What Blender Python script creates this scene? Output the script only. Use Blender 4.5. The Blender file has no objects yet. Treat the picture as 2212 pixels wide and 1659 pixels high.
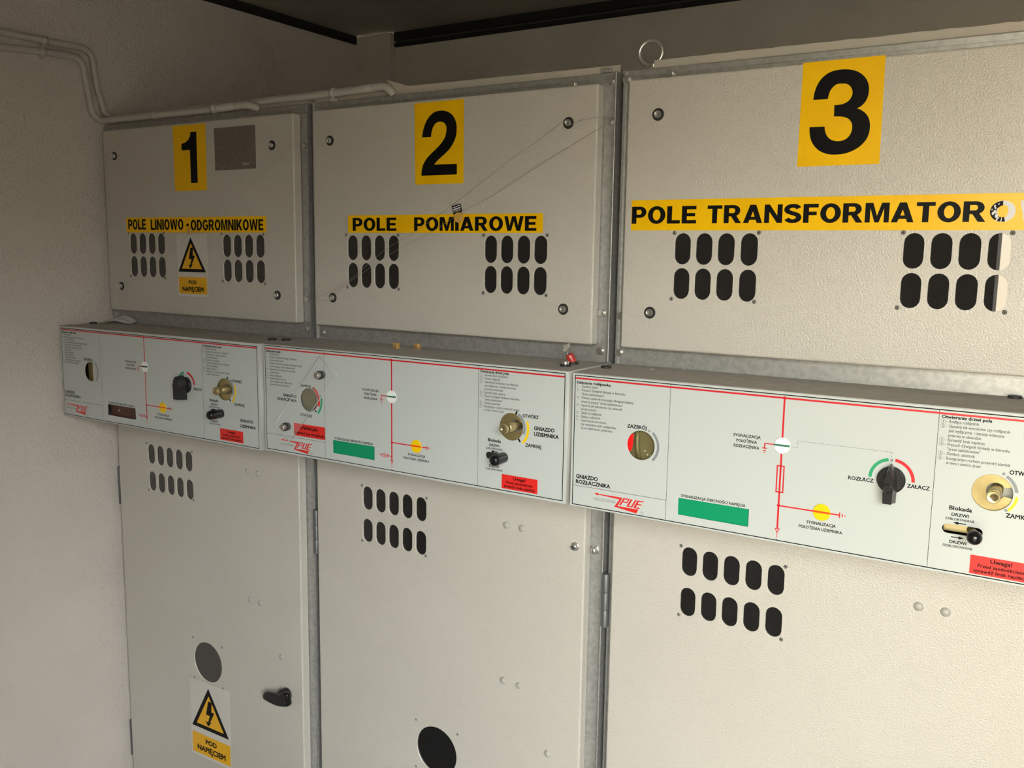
import bpy, bmesh, math, random
from mathutils import Matrix, Vector
random.seed(7)
S = bpy.context.scene
COL = S.collection
PI = math.pi
Z0 = 1.44            # height of the control boxes' top edge above the floor; measured coordinates are relative to it

# ------------------------------------------------------------------ camera
def cam_basis(yaw, pitch, roll):
    cy, sy, cp, sp, cr, sr = math.cos(yaw), math.sin(yaw), math.cos(pitch), math.sin(pitch), math.cos(roll), math.sin(roll)
    fwd = Vector((-sy*cp, cy*cp, -sp)); right = Vector((cy, sy, 0)); up = right.cross(fwd)
    return right*cr + up*sr, -right*sr + up*cr, fwd
_r, _u, _f = cam_basis(.56388, .14222, .01495)
cd = bpy.data.cameras.new('camera'); cam = bpy.data.objects.new('camera', cd); COL.objects.link(cam)
cd.sensor_width = 36; cd.lens = 1972.25/2212*36; cd.clip_start = .02
M3 = Matrix((_r, _u, -_f)).transposed()
cam.matrix_world = Matrix.Translation((2.25026, -1.36342, .19984+Z0)) @ M3.to_4x4()
S.camera = cam

# ------------------------------------------------------------------ world, daylight, exposure
SKY = 34.0
w = bpy.data.worlds.new('overcast_sky'); S.world = w; w.use_nodes = True
nt = w.node_tree; nt.nodes.clear()
out = nt.nodes.new('ShaderNodeOutputWorld'); bg = nt.nodes.new('ShaderNodeBackground'); bg.inputs[1].default_value = SKY
tc = nt.nodes.new('ShaderNodeTexCoord'); sx = nt.nodes.new('ShaderNodeSeparateXYZ')
rp = nt.nodes.new('ShaderNodeValToRGB'); r2 = nt.nodes.new('ShaderNodeValToRGB'); dt = nt.nodes.new('ShaderNodeVectorMath'); dt.operation = 'DOT_PRODUCT'
mu = nt.nodes.new('ShaderNodeMix'); mu.data_type = 'RGBA'; mu.blend_type = 'MULTIPLY'; mu.inputs[0].default_value = 1
dt.inputs[1].default_value = Vector((.90, -.22, .30)).normalized()      # the bright, hazy side of the sky
nt.links.new(tc.outputs['Generated'], sx.inputs[0]); nt.links.new(tc.outputs['Generated'], dt.inputs[0])
nt.links.new(sx.outputs[2], rp.inputs[0]); nt.links.new(dt.outputs['Value'], r2.inputs[0])
r3 = nt.nodes.new('ShaderNodeValToRGB'); lb = nt.nodes.new('ShaderNodeMix'); lb.data_type = 'RGBA'; lb.blend_type = 'MULTIPLY'; lb.inputs[0].default_value = 1
ad = nt.nodes.new('ShaderNodeMix'); ad.data_type = 'RGBA'; ad.blend_type = 'ADD'; ad.inputs[0].default_value = 1
r4 = nt.nodes.new('ShaderNodeValToRGB'); nt.links.new(sx.outputs[0], r4.inputs[0]); nt.links.new(r4.outputs[0], ad.inputs[7])
nt.links.new(sx.outputs[2], r3.inputs[0]); nt.links.new(r2.outputs[0], lb.inputs[6]); nt.links.new(r3.outputs[0], lb.inputs[7]); nt.links.new(lb.outputs[2], ad.inputs[6])
nt.links.new(rp.outputs[0], mu.inputs[6]); nt.links.new(ad.outputs[2], mu.inputs[7]); nt.links.new(mu.outputs[2], bg.inputs[0]); nt.links.new(bg.outputs[0], out.inputs[0])
e = rp.color_ramp.elements
e[0].position = 0.0; e[0].color = (.92, .84, .70, 1); e[1].position = .18; e[1].color = (.95, 1, 1, 1); x_ = rp.color_ramp.elements.new(.34); x_.color = (.66, .70, .71, 1); x_ = rp.color_ramp.elements.new(.52); x_.color = (.26, .28, .29, 1)
e = r2.color_ramp.elements
e[0].position = .45; e[0].color = (0, 0, 0, 1); e[1].position = 1.0; e[1].color = (1, 1, .98, 1)
e = r4.color_ramp.elements            # sky dimmed toward the side, shaped to keep the left upper doors dark
e[0].position = .30; e[0].color = (.345, .325, .28, 1); e[1].position = .70; e[1].color = (.09, .088, .082, 1)
e = r3.color_ramp.elements            # bright side masked near the horizon, added to hold light off the upper doors
e[0].position = .07; e[0].color = (.08, .08, .08, 1); e[1].position = .22; e[1].color = (1, 1, 1, 1)
DOOR_X0, DOOR_X1, DOOR_Z1, FRONT_Y = 2.0, 3.25, 2.10, -1.40
ld = bpy.data.lights.new('doorway_portal', 'AREA'); ld.shape = 'RECTANGLE'; ld.size = DOOR_X1-DOOR_X0; ld.size_y = DOOR_Z1; ld.cycles.is_portal = True
lo = bpy.data.objects.new('doorway_portal', ld); COL.objects.link(lo)
lo.location = ((DOOR_X0+DOOR_X1)/2, FRONT_Y-.11, DOOR_Z1/2); lo.rotation_euler = (PI/2, 0, PI)
S.view_settings.view_transform = 'Standard'; S.view_settings.look = 'None'
S.view_settings.exposure = 0.1; S.view_settings.gamma = 1.0; S.view_settings.use_curve_mapping = False
S.cycles.max_bounces = 10; S.cycles.diffuse_bounces = 6

# ------------------------------------------------------------------ materials
def mat(name, col, rough=.5, metal=0., bump=None, noise=None, spec=.5, coat=0., coat_rough=0., trans=0., alpha=1.):
    m = bpy.data.materials.new(name); m.use_nodes = True
    n = m.node_tree.nodes; L = m.node_tree.links; b = n['Principled BSDF']
    b.inputs['Base Color'].default_value = (*col, 1); b.inputs['Roughness'].default_value = rough; b.inputs['Metallic'].default_value = metal
    b.inputs['Specular IOR Level'].default_value = spec; b.inputs['Coat Weight'].default_value = coat; b.inputs['Coat Roughness'].default_value = coat_rough
    b.inputs['Transmission Weight'].default_value = trans; b.inputs['Alpha'].default_value = alpha
    t = None
    if bump or noise: t = n.new('ShaderNodeTexCoord')
    if bump:
        sc, st, dist, det = bump
        tn = n.new('ShaderNodeTexNoise'); tn.inputs['Scale'].default_value = sc; tn.inputs['Detail'].default_value = det
        bp = n.new('ShaderNodeBump'); bp.inputs['Strength'].default_value = st; bp.inputs['Distance'].default_value = dist
        L.new(t.outputs['Object'], tn.inputs['Vector']); L.new(tn.outputs[0], bp.inputs['Height']); L.new(bp.outputs[0], b.inputs['Normal'])
    if noise:
        sc, col2, lo_, hi_ = noise
        tn = n.new('ShaderNodeTexNoise'); tn.inputs['Scale'].default_value = sc; tn.inputs['Detail'].default_value = 5
        r = n.new('ShaderNodeMapRange'); r.inputs[1].default_value = lo_; r.inputs[2].default_value = hi_
        mx = n.new('ShaderNodeMix'); mx.data_type = 'RGBA'; mx.inputs[6].default_value = (*col, 1); mx.inputs[7].default_value = (*col2, 1)
        L.new(t.outputs['Object'], tn.inputs['Vector']); L.new(tn.outputs[0], r.inputs[0]); L.new(r.outputs[0], mx.inputs[0]); L.new(mx.outputs[2], b.inputs['Base Color'])
    return m
K = {}
K['plaster'] = mat('rough_plaster', (.63, .575, .53), .9, bump=(140, .9, .004, 3), noise=(3, (.59, .535, .495), .4, .65), spec=.2)
K['plaster_back'] = mat('rear_plaster', (.60, .55, .49), .9, bump=(160, .6, .003, 3), noise=(4, (.54, .495, .44), .4, .65), spec=.2)
K['ceiling'] = mat('ceiling_paint', (.44, .43, .38), .85, noise=(5, (.38, .37, .33), .4, .6))
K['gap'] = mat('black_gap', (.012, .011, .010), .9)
K['joint'] = mat('dark_joint', (.05, .045, .04), .8)
K['floor'] = mat('floor_concrete', (.12, .108, .092), .8, noise=(6, (.095, .085, .072), .4, .6))
K['ground'] = mat('outside_paving', (.40, .355, .29), .9, noise=(2, (.36, .32, .26), .4, .6))
K['paint'] = mat('beige_textured_paint', (.565, .532, .482), .22, bump=(380, .8, .0017, 2), noise=(2.5, (.545, .512, .462), .4, .6), spec=.65)
K['paint_light'] = mat('grey_box_paint', (.50, .495, .47), .45, bump=(400, .12, .001, 2))
K['dust'] = mat('dusty_grey_paint', (.42, .39, .35), .8, noise=(45, (.36, .33, .29), .35, .65))
K['galv'] = mat('galvanised_steel', (.50, .50, .49), .42, .66, noise=(110, (.42, .42, .41), .42, .6))
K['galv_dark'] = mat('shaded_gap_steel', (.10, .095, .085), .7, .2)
K['steel'] = mat('zinc_steel', (.62, .61, .58), .3, .9)
K['cover'] = mat('cover_plate_paint', (.46, .43, .37), .5, noise=(9, (.50, .44, .38), .42, .58))
K['acrylic'] = mat('black_acrylic', (.010, .010, .011), .01, spec=.8, coat=.5)
K['black'] = mat('black_plastic', (.012, .012, .014), .3)
K['black_gloss'] = mat('glossy_black_plastic', (.008, .008, .009), .1)
K['rubber'] = mat('black_rubber', (.02, .018, .018), .6)
K['yellow'] = mat('yellow_vinyl', (.97, .56, .0), .30, noise=(14, (.93, .52, .0), .4, .6), spec=.4)
K['print'] = mat('black_print', (.006, .006, .006), .45, spec=.12)
K['print_grey'] = mat('fine_grey_print', (.055, .055, .055), .5)
K['print_logo'] = mat('logo_grey_print', (.16, .16, .16), .5)
K['panel'] = mat('silver_grey_panel_film', (.53, .56, .55), .20, bump=(300, .04, .0006, 2))
K['red'] = mat('red_print', (.62, .012, .02), .4)
K['logo_red'] = mat('logo_red_print', (.72, .02, .016), .4)
K['sticker_red'] = mat('red_sticker', (.75, .022, .018), .35)
K['green'] = mat('green_insert', (.0, .28, .12), .35)
K['green_print'] = mat('green_print', (.015, .33, .14), .4)
K['bar_green'] = mat('dark_green_bar', (.015, .16, .09), .4)
K['grey_print'] = mat('grey_arc_print', (.23, .25, .27), .4)
K['white'] = mat('white_disc', (.86, .86, .86), .3)
K['disc_yellow'] = mat('yellow_disc', (.90, .58, .0), .35)
K['disc_bar'] = mat('orange_red_bar', (.80, .07, .01), .35)
K['brass'] = mat('passivated_brass', (.50, .40, .19), .38, .75, noise=(40, (.42, .33, .15), .4, .65))
K['brass_dark'] = mat('olive_passivated_plate', (.20, .175, .075), .5, .35, noise=(30, (.165, .14, .058), .4, .65))
K['brass_light'] = mat('machined_brass', (.66, .55, .30), .28, .9)
K['copper'] = mat('reddish_circuit_board', (.12, .055, .04), .6)
K['lens'] = mat('red_lens', (.80, .012, .012), .2)
K['pvc'] = mat('white_pvc', (.50, .475, .435), .45)
K['paper'] = mat('white_paper', (.85, .82, .78), .8)
K['sign'] = mat('white_film', (.60, .57, .53), .5)
K['plate'] = mat('dull_data_plate', (.145, .130, .115), .3, noise=(160, (.175, .158, .14), .4, .6))
K['rivet'] = mat('dull_rivet', (.24, .225, .20), .4, .5)
K['plug'] = mat('grey_plastic_plug', (.40, .385, .35), .35)
K['wire'] = mat('seal_wire', (.30, .265, .215), .5, .2)
K['amber'] = mat('amber_seal_plastic', (.80, .48, .14), .15, trans=.35)
K['clear'] = mat('clear_acrylic', (.85, .86, .84), .05, alpha=.06)
K['clear_edge'] = mat('clear_acrylic_edge', (.80, .81, .79), .1, alpha=.5)
K['wax'] = mat('ochre_wax_seal', (.62, .36, .08), .45)
K['silver'] = mat('peeled_silver_vinyl', (.66, .64, .66), .35)
K['tag_red'] = mat('red_key_plastic', (.50, .05, .04), .25)
K['hinge'] = mat('dark_hinge_steel', (.16, .165, .17), .45, .5)
K['orange'] = mat('amber_warning_yellow', (.80, .42, .01), .4)

# ------------------------------------------------------------------ mesh builder
ROTX = Matrix.Rotation(PI/2, 4, 'X')       # drawing plane (x, up) -> wall plane (x, z), front faces -y
def curve_mesh(outlines, extrude=0., bevel=0., fill='BOTH'):
    c = bpy.data.curves.new('tmp', 'CURVE'); c.dimensions = '2D'; c.fill_mode = fill
    c.extrude = max(extrude-bevel, 0); c.bevel_depth = bevel; c.offset = -bevel; c.bevel_resolution = 1
    for pts in outlines:
        s = c.splines.new('POLY'); s.points.add(len(pts)-1); s.use_cyclic_u = True
        for p, q in zip(s.points, pts): p.co = (q[0], q[1], 0, 1)
    o = bpy.data.objects.new('tmp', c); m = bpy.data.meshes.new_from_object(o)
    bpy.data.objects.remove(o); bpy.data.curves.remove(c)
    return m
class MB:
    def __init__(self): self.bm = bmesh.new(); self.mats = []
    def mi(self, m):
        if m not in self.mats: self.mats.append(m)
        return self.mats.index(m)
    def add_mesh(self, me, m, mtx=None, smooth=None):
        if mtx is not None: me.transform(mtx)
        i = self.mi(m)
        for p in me.polygons:
            p.material_index = i
            if smooth is not None: p.use_smooth = smooth
        self.bm.from_mesh(me); bpy.data.meshes.remove(me); return self
    def add_bm(self, b, m, smooth=None):
        me = bpy.data.meshes.new('tmp'); b.to_mesh(me); b.free(); return self.add_mesh(me, m, None, smooth)
    def fill(self, outlines, y, m):                      # flat printed shape on the plane y
        me = curve_mesh(outlines, 0, 0, 'FRONT'); return self.add_mesh(me, m, Matrix.Translation((0, y, 0)) @ ROTX)
    def plate(self, outlines, y0, y1, m, bevel=0.):      # sheet from y0 (front) to y1
        me = curve_mesh(outlines, abs(y1-y0)/2, bevel); return self.add_mesh(me, m, Matrix.Translation((0, (y0+y1)/2, 0)) @ ROTX)
    def box(self, x0, x1, y0, y1, z0, z1, m, bevel=0., seg=2):
        b = bmesh.new(); bmesh.ops.create_cube(b, size=1)
        for v in b.verts: v.co = Vector((x0+(v.co.x+.5)*(x1-x0), y0+(v.co.y+.5)*(y1-y0), z0+(v.co.z+.5)*(z1-z0)))
        if bevel: bmesh.ops.bevel(b, geom=b.edges[:], offset=bevel, segments=seg, affect='EDGES', profile=.5)
        return self.add_bm(b, m)
    def lathe(self, prof, org, axis, m, n=24):           # prof [(radius, height) or None for a sharp break]
        a = Vector(axis).normalized(); t = Vector((0, 0, 1)) if abs(a.z) < .9 else Vector((1, 0, 0))
        u = a.cross(t).normalized(); v = a.cross(u); o = Vector(org); b = bmesh.new(); prev = None; prof_last = None
        def ring(r, h):
            if r < 1e-7: return [b.verts.new(o+a*h)]
            return [b.verts.new(o+a*h+(u*math.cos(2*PI*k/n)+v*math.sin(2*PI*k/n))*r) for k in range(n)]
        for p in prof:
            if p is None: prev = ring(*prof_last); continue
            cur = ring(*p)
            if prev:
                for k in range(n):
                    k2 = (k+1) % n
                    q = [prev[k % len(prev)], prev[k2 % len(prev)], cur[k2 % len(cur)], cur[k % len(cur)]]
                    f = []
                    for x in q:
                        if x not in f: f.append(x)
                    if len(f) > 2: b.faces.new(f)
            prev = cur; prof_last = p
        bmesh.ops.recalc_face_normals(b, faces=b.faces[:])
        return self.add_bm(b, m, True)
    def cyl(self, p0, p1, r, m, n=24, bev=0.):
        p0, p1 = Vector(p0), Vector(p1); h = (p1-p0).length
        pr = [(0, 0), (r, 0), None, (r, h-bev)]
        pr += [(r-bev*.3, h-bev*.3), (r-bev, h), None, (0, h)] if bev else [None, (0, h)]
        return self.lathe(pr, p0, p1-p0, m, n)
    def dome(self, p, r, h, axis, m, n=20):
        return self.lathe([(r, 0)]+[(r*math.cos(t*PI/10), h*math.sin(t*PI/10)) for t in range(1, 5)]+[(0, h)], p, axis, m, n)
    def ball(self, p, r, m, sc=(1, 1, 1), n=20):
        b = bmesh.new(); bmesh.ops.create_uvsphere(b, u_segments=n, v_segments=n//2+2, radius=r)
        for v in b.verts: v.co = Vector((v.co.x*sc[0], v.co.y*sc[1], v.co.z*sc[2])) + Vector(p)
        return self.add_bm(b, m, True)
    def torus(self, p, R, r, nrm, m, n=40, k=12):
        pts = []; a = Vector(nrm).normalized(); t = Vector((0, 0, 1)) if abs(a.z) < .9 else Vector((1, 0, 0)); u = a.cross(t).normalized(); v = a.cross(u)
        for i in range(n): pts.append(Vector(p)+(u*math.cos(2*PI*i/n)+v*math.sin(2*PI*i/n))*R)
        return self.tube(pts, r, m, k, True)
    def tube(self, pts, r, m, n=12, closed=False, radii=None):
        pts = [Vector(p) for p in pts]; N = len(pts); b = bmesh.new(); rings = []; prev_u = None
        for i in range(N):
            a = (pts[(i+1) % N]-pts[i-1]) if closed else (pts[min(i+1, N-1)]-pts[max(i-1, 0)])
            a.normalize()
            if prev_u is None:
                t = Vector((0, 0, 1)) if abs(a.z) < .9 else Vector((1, 0, 0)); u = a.cross(t).normalized()
            else: u = (prev_u - a*prev_u.dot(a)).normalized()
            prev_u = u; v = a.cross(u); rr = radii[i] if radii else r
            rings.append([b.verts.new(pts[i]+(u*math.cos(2*PI*k/n)+v*math.sin(2*PI*k/n))*rr) for k in range(n)])
        for i in range(N if closed else N-1):
            A, B = rings[i], rings[(i+1) % N]
            for k in range(n): b.faces.new((A[k], A[(k+1) % n], B[(k+1) % n], B[k]))
        if not closed: b.faces.new(rings[0][::-1]); b.faces.new(rings[-1])
        bmesh.ops.recalc_face_normals(b, faces=b.faces[:])
        return self.add_bm(b, m, True)
    def text(self, s, x, z, cap, y, m, width=None, bold=.012, align='L', shear=0., rot=0.):
        c = bpy.data.curves.new('tmp', 'FONT'); c.body = s; c.size = 1; c.shear = shear; c.resolution_u = 3 if cap > .01 else 2
        c.fill_mode = 'FRONT'
        o = bpy.data.objects.new('tmp', c); me = bpy.data.meshes.new_from_object(o); bpy.data.objects.remove(o); bpy.data.curves.remove(c)
        bold = max(bold, 0.)
        xs = [v.co.x for v in me.vertices]; x0, x1 = min(xs)-bold, max(xs)+bold
        sz = cap/(.682+2*bold); sxx = width/(x1-x0) if width else sz*.96
        wd = (x1-x0)*sxx; ox = {'L': 0, 'C': -wd/2, 'R': -wd}[align]
        if bold > .03: sh = [(math.cos(k*PI/4)*1.1, math.sin(k*PI/4)) for k in range(8)] + [(0, 0), (.6, 0), (-.6, 0)]
        elif bold > .02: sh = [(1, .7), (-1, .7), (1, -.7), (-1, -.7), (0, 1), (0, -1), (0, 0)]
        elif bold > .006: sh = [(1, 1), (-1, 1), (1, -1), (-1, -1)]
        else: sh = [(0, 0)]
        for j, (ax, az) in enumerate(sh):                # heavier strokes: the letters laid over each other a little apart
            m2 = me.copy()
            for v in m2.vertices: v.co = Vector((x+ox+(v.co.x+ax*bold-x0)*sxx, z+(v.co.y+(az+1)*bold)*sz, 0))
            self.add_mesh(m2, m, Matrix.Translation((0, y-j*.000004, 0)) @ ROTX)
        bpy.data.meshes.remove(me); return self
    def build(self, name, parent=None, loc=(0, 0, 0)):
        me = bpy.data.meshes.new(name); self.bm.to_mesh(me); self.bm.free()
        for m in self.mats: me.materials.append(K[m])
        return link(name, me, parent, loc)

ORG = {}
def link(name, data, parent=None, loc=(0, 0, 0)):
    o = bpy.data.objects.new(name, data); COL.objects.link(o); loc = Vector(loc)
    ORG[o] = loc
    if parent is not None:
        o.parent = parent; o.location = loc-ORG[parent]
    else: o.location = loc+Vector((0, 0, Z0))
    return o
def tag(o, label, cat=None, group=None, kind=None):
    if label: o['label'] = label
    if cat: o['category'] = cat
    if group: o['group'] = group
    if kind: o['kind'] = kind
    return o
def thing(name, label, cat, group=None): return tag(link(name, None), label, cat, group)
def structure(o, label=None): o['kind'] = 'structure'; return o

# outlines (x, z)
def rect(x0, x1, z0, z1): return [(x0, z0), (x1, z0), (x1, z1), (x0, z1)]
def circ(cx, cz, r, n=36, a0=0): return [(cx+r*math.cos(a0+2*PI*k/n), cz+r*math.sin(a0+2*PI*k/n)) for k in range(n)]
def slot(cx, cz, wd, h, n=8):
    r = wd/2; d = h/2-r; P = []
    for k in range(n+1): P.append((cx+r*math.cos(PI*k/n), cz+d+r*math.sin(PI*k/n)))
    for k in range(n+1): P.append((cx+r*math.cos(PI+PI*k/n), cz-d+r*math.sin(PI+PI*k/n)))
    return P
def hslot(x0, x1, cz, h, n=8):
    r = h/2; P = []
    for k in range(n+1): P.append((x1-r+r*math.cos(-PI/2+PI*k/n), cz+r*math.sin(-PI/2+PI*k/n)))
    for k in range(n+1): P.append((x0+r+r*math.cos(PI/2+PI*k/n), cz+r*math.sin(PI/2+PI*k/n)))
    return P
def arc(cx, cz, r0, r1, a0, a1, n=20):       # band between two radii, degrees counter-clockwise from +x
    a0, a1 = math.radians(a0), math.radians(a1)
    return [(cx+r1*math.cos(a0+(a1-a0)*k/n), cz+r1*math.sin(a0+(a1-a0)*k/n)) for k in range(n+1)] + \
           [(cx+r0*math.cos(a1+(a0-a1)*k/n), cz+r0*math.sin(a1+(a0-a1)*k/n)) for k in range(n+1)]
def line(x0, z0, x1, z1, wd):
    d = Vector((x1-x0, z1-z0)); d.normalize(); p = Vector((-d.y, d.x))*wd/2
    return [(x0-p.x, z0-p.y), (x1-p.x, z1-p.y), (x1+p.x, z1+p.y), (x0+p.x, z0+p.y)]
def mm(pts, dx=0, dz=0): return [((x+dx)/1000, (z+dz)/1000) for x, z in pts]
def smooth_poly(pts, corners=(), k=4):       # Catmull-Rom through pts, sharp where the index is in corners
    N = len(pts); P = []
    for i in range(N):
        p0, p1, p2, p3 = [Vector(pts[j % N]) for j in (i-1, i, i+1, i+2)]
        if i in corners: p0 = p1
        if (i+1) % N in corners: p3 = p2
        if i in corners and (i+1) % N in corners: P.append(tuple(p1)); continue
        for s in range(k):
            t = s/k
            q = .5*((2*p1)+(p2-p0)*t+(2*p0-5*p1+4*p2-p3)*t*t+(3*p1-p0-3*p2+p3)*t*t*t); P.append(tuple(q))
    return P
def catmull(pts, k=6):
    pts = [Vector(p) for p in pts]; P = []
    for i in range(len(pts)-1):
        p0, p1, p2, p3 = pts[max(i-1, 0)], pts[i], pts[i+1], pts[min(i+2, len(pts)-1)]
        for s in range(k):
            t = s/k; P.append(.5*((2*p1)+(p2-p0)*t+(2*p0-5*p1+4*p2-p3)*t*t+(3*p1-p0-3*p2+p3)*t*t*t))
    return P+[pts[-1]]
def boolean_cut(o, cutter_mesh):
    c = bpy.data.objects.new('cutter', cutter_mesh); COL.objects.link(c); c.matrix_world = o.matrix_world.copy()
    bpy.context.view_layer.update(); c.matrix_world = o.matrix_world.copy(); bpy.context.view_layer.update()
    md = o.modifiers.new('cut', 'BOOLEAN'); md.object = c; md.operation = 'DIFFERENCE'; md.solver = 'EXACT'
    bpy.context.view_layer.update(); dg = bpy.context.evaluated_depsgraph_get()
    me = bpy.data.meshes.new_from_object(o.evaluated_get(dg)); me.name = o.name
    o.modifiers.clear(); old = o.data; o.data = me; bpy.data.meshes.remove(old)
    bpy.data.objects.remove(c); bpy.data.meshes.remove(cutter_mesh)

# ------------------------------------------------------------------ the room
WX, BY, RX, CZ, FL = -.016, 1.19, 4.6, .944, -Z0
b = MB(); b.box(WX-.12, WX, FRONT_Y-.12, BY+.12, FL, .918, 'plaster'); structure(b.build('wall_left'))
b = MB(); b.box(WX, RX, BY, BY+.12, FL, .905, 'plaster_back'); structure(b.build('wall_back'))
b = MB(); b.box(RX, RX+.12, FRONT_Y-.12, BY+.12, FL, .918, 'plaster'); structure(b.build('wall_right'))
b = MB(); b.plate([[(WX, FL), (DOOR_X0, FL), (DOOR_X0, DOOR_Z1-Z0), (DOOR_X1, DOOR_Z1-Z0), (DOOR_X1, FL), (RX, FL), (RX, .918), (WX, .918)]], FRONT_Y-.12, FRONT_Y, 'plaster'); structure(b.build('wall_front'))
b = MB(); b.box(WX-.12, RX+.12, FRONT_Y-.12, BY+.12, CZ, CZ+.12, 'ceiling'); structure(b.build('ceiling'))
b = MB(); b.box(WX-.12, RX+.12, FRONT_Y-.12, BY+.12, FL-.1, FL, 'floor'); structure(b.build('floor'))
b = MB(); b.box(WX-.11, WX+.006, FRONT_Y-.1, 1.160, .916, CZ, 'gap'); structure(b.build('trim_1'))           # dark roof joint over the left wall
b = MB(); b.box(.143, RX, BY-.012, BY+.1, .897, .909, 'gap'); b.box(.143, RX, BY-.004, BY+.1, .909, .917, 'joint'); b.box(.143, RX, BY-.014, BY+.1, .917, CZ, 'gap'); structure(b.build('trim_2'))
b = MB(); b.box(WX, .143, 1.158, BY, FL, CZ-.004, 'plaster_back'); structure(b.build('trim_3'))   # narrow pilaster in the corner
b = MB(); b.box(-14, 20, -30, FRONT_Y-.12, FL-.3, FL-.12, 'ground'); g_ = b.build('ground'); structure(g_)

# ------------------------------------------------------------------ switchgear cabinets
UY, FY, PITCH = .142, .167, .761
def door_slab(name, parent, x0, x1, z0, z1, cuts):
    b = MB(); b.box(x0, x1, UY, FY-.0005, z0, z1, 'paint', .0035, 3); o = b.build(name, parent)
    m = curve_mesh(cuts, .0065); m.transform(Matrix.Translation((0, UY, 0)) @ ROTX); boolean_cut(o, m)
    return o
def rivets(parent, pts, r=.0032):
    for x, z in pts:
        b = MB(); b.lathe([(r, 0), (r*.95, .0009), (r*.6, .0013), None, (r*.5, .0013), (r*.42, .0002), (0, .0002)], (x, UY, z), (0, -1, 0), 'rivet', 14); b.cyl((x, UY-.0002, z), (x, UY-.00035, z), r*.5, 'rubber', 12); b.lathe([(r*1.12, 0), (r*1.12, .0003), None, (r, .0003)], (x, UY, z), (0, -1, 0), 'rubber', 14); b.build('rivet', parent)
def cap_screw(parent, x, z, y=UY, d=.005, r=.0062):
    b = MB(); b.cyl((x, y, z), (x, y-.0012, z), .0106, 'rubber', 24)
    b.lathe([(r, 0), (r, d), (r*.85, d+.001), None, (r*.5, d+.001), (r*.45, d-.002), None, (0, d-.002)], (x, y, z), (0, -1, 0), 'steel', 20); b.build('cap_screw', parent)
def hex_bolt(parent, x, z, y=FY, r=.0072, d=.005):
    b = MB(); b.cyl((x, y, z), (x, y-.0012, z), r*1.12, 'steel', 20); b.plate([circ(x, z, r, 6, random.random())], y-d, y-.001, 'steel', .0006); b.build('frame_bolt', parent)
def warning_sign(parent, x0, x1, z0, z1, tri, rc, t1, t2):
    b = MB(); Y = UY-.0006
    b.plate([rect(x0, x1, z0, z1)], Y, UY+.0005, 'sign')
    (ax, az), (bx, bz), (cx, cz) = tri
    gx, gz = (ax+bx+cx)/3, (az+bz+cz)/3; k = .735
    sh = lambda s: [(gx+(px-gx)*s, gz+(pz-gz)*s) for px, pz in tri]
    b.fill([sh(1), sh(k)], Y-.0002, 'print'); b.fill([sh(k)], Y-.0002, 'orange')
    wd, hh = (bx-cx), (az-bz); mx = (bx+cx)/2
    q = lambda u, v: (mx+u*wd, bz+v*hh)
    bolt = [q(-.035, .70), q(.065, .70), q(.045, .47), q(.125, .47), q(.0, .21), q(.045, .23), q(-.055, .10), q(-.125, .22), q(-.055, .20), q(.0, .37), q(-.10, .37)]
    b.fill([bolt], Y-.0004, 'print')
    b.fill([rect(*rc)], Y-.0002, 'orange')
    b.text('POD', (rc[0]+rc[1])/2, t1[0], t1[1], Y-.0004, 'print', t1[2], .04, 'C')
    b.text('NAPIĘCIEM', (rc[0]+rc[1])/2, t2[0], t2[1], Y-.0004, 'print', t2[2], .04, 'C')
    return tag(b.build('warning_sign', parent), 'white sticker with a yellow lightning triangle')
GLYPH = {
 '1': ([(385.6, 479.7), (385.1, 358.5), (360.3, 358.5), (360.0, 437.7), (329.1, 437.7), (329.1, 453.5), (343, 456), (354.5, 462), (361.5, 470), (364, 479.7)], (0, 1, 2, 3, 4, 5, 9)),
}
g2 = [(1303, 938), (1310, 895), (1325, 845), (1345, 808), (1372, 778), (1400, 762), (1440, 755), (1478, 762), (1507, 780), (1528, 810), (1539, 850), (1540, 892), (1535, 930), (1520, 970), (1498, 1008), (1470, 1040), (1435, 1072), (1408, 1098), (1388, 1123), (1542, 1117), (1542, 1190), (1300, 1200), (1302, 1165), (1312, 1125), (1332, 1088), (1360, 1055), (1395, 1022), (1425, 990), (1450, 957), (1465, 925), (1471, 890), (1470, 862), (1460, 842), (1440, 831), (1415, 832), (1395, 845), (1380, 868), (1370, 900), (1366, 935)]
g3 = [(572, 778), (582, 720), (605, 660), (645, 605), (700, 565), (765, 545), (835, 540), (900, 550), (950, 575), (985, 612), (1004, 655), (1008, 700), (1000, 750), (978, 795), (945, 828), (915, 842), (950, 857), (985, 885), (1008, 925), (1016, 975), (1010, 1030), (988, 1085), (945, 1135), (890, 1172), (820, 1198), (745, 1206), (680, 1200), (620, 1175), (578, 1135), (552, 1085), (543, 1035), (542, 990), (664, 985), (668, 1025), (685, 1062), (715, 1088), (760, 1100), (810, 1093), (848, 1068), (872, 1030), (880, 985), (872, 950), (850, 925), (815, 910), (775, 906), (737, 907), (740, 818), (770, 816), (810, 808), (848, 787), (872, 757), (882, 725), (878, 695), (860, 667), (832, 652), (805, 650), (765, 654), (732, 675), (706, 710), (693, 750), (690, 770)]
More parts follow.
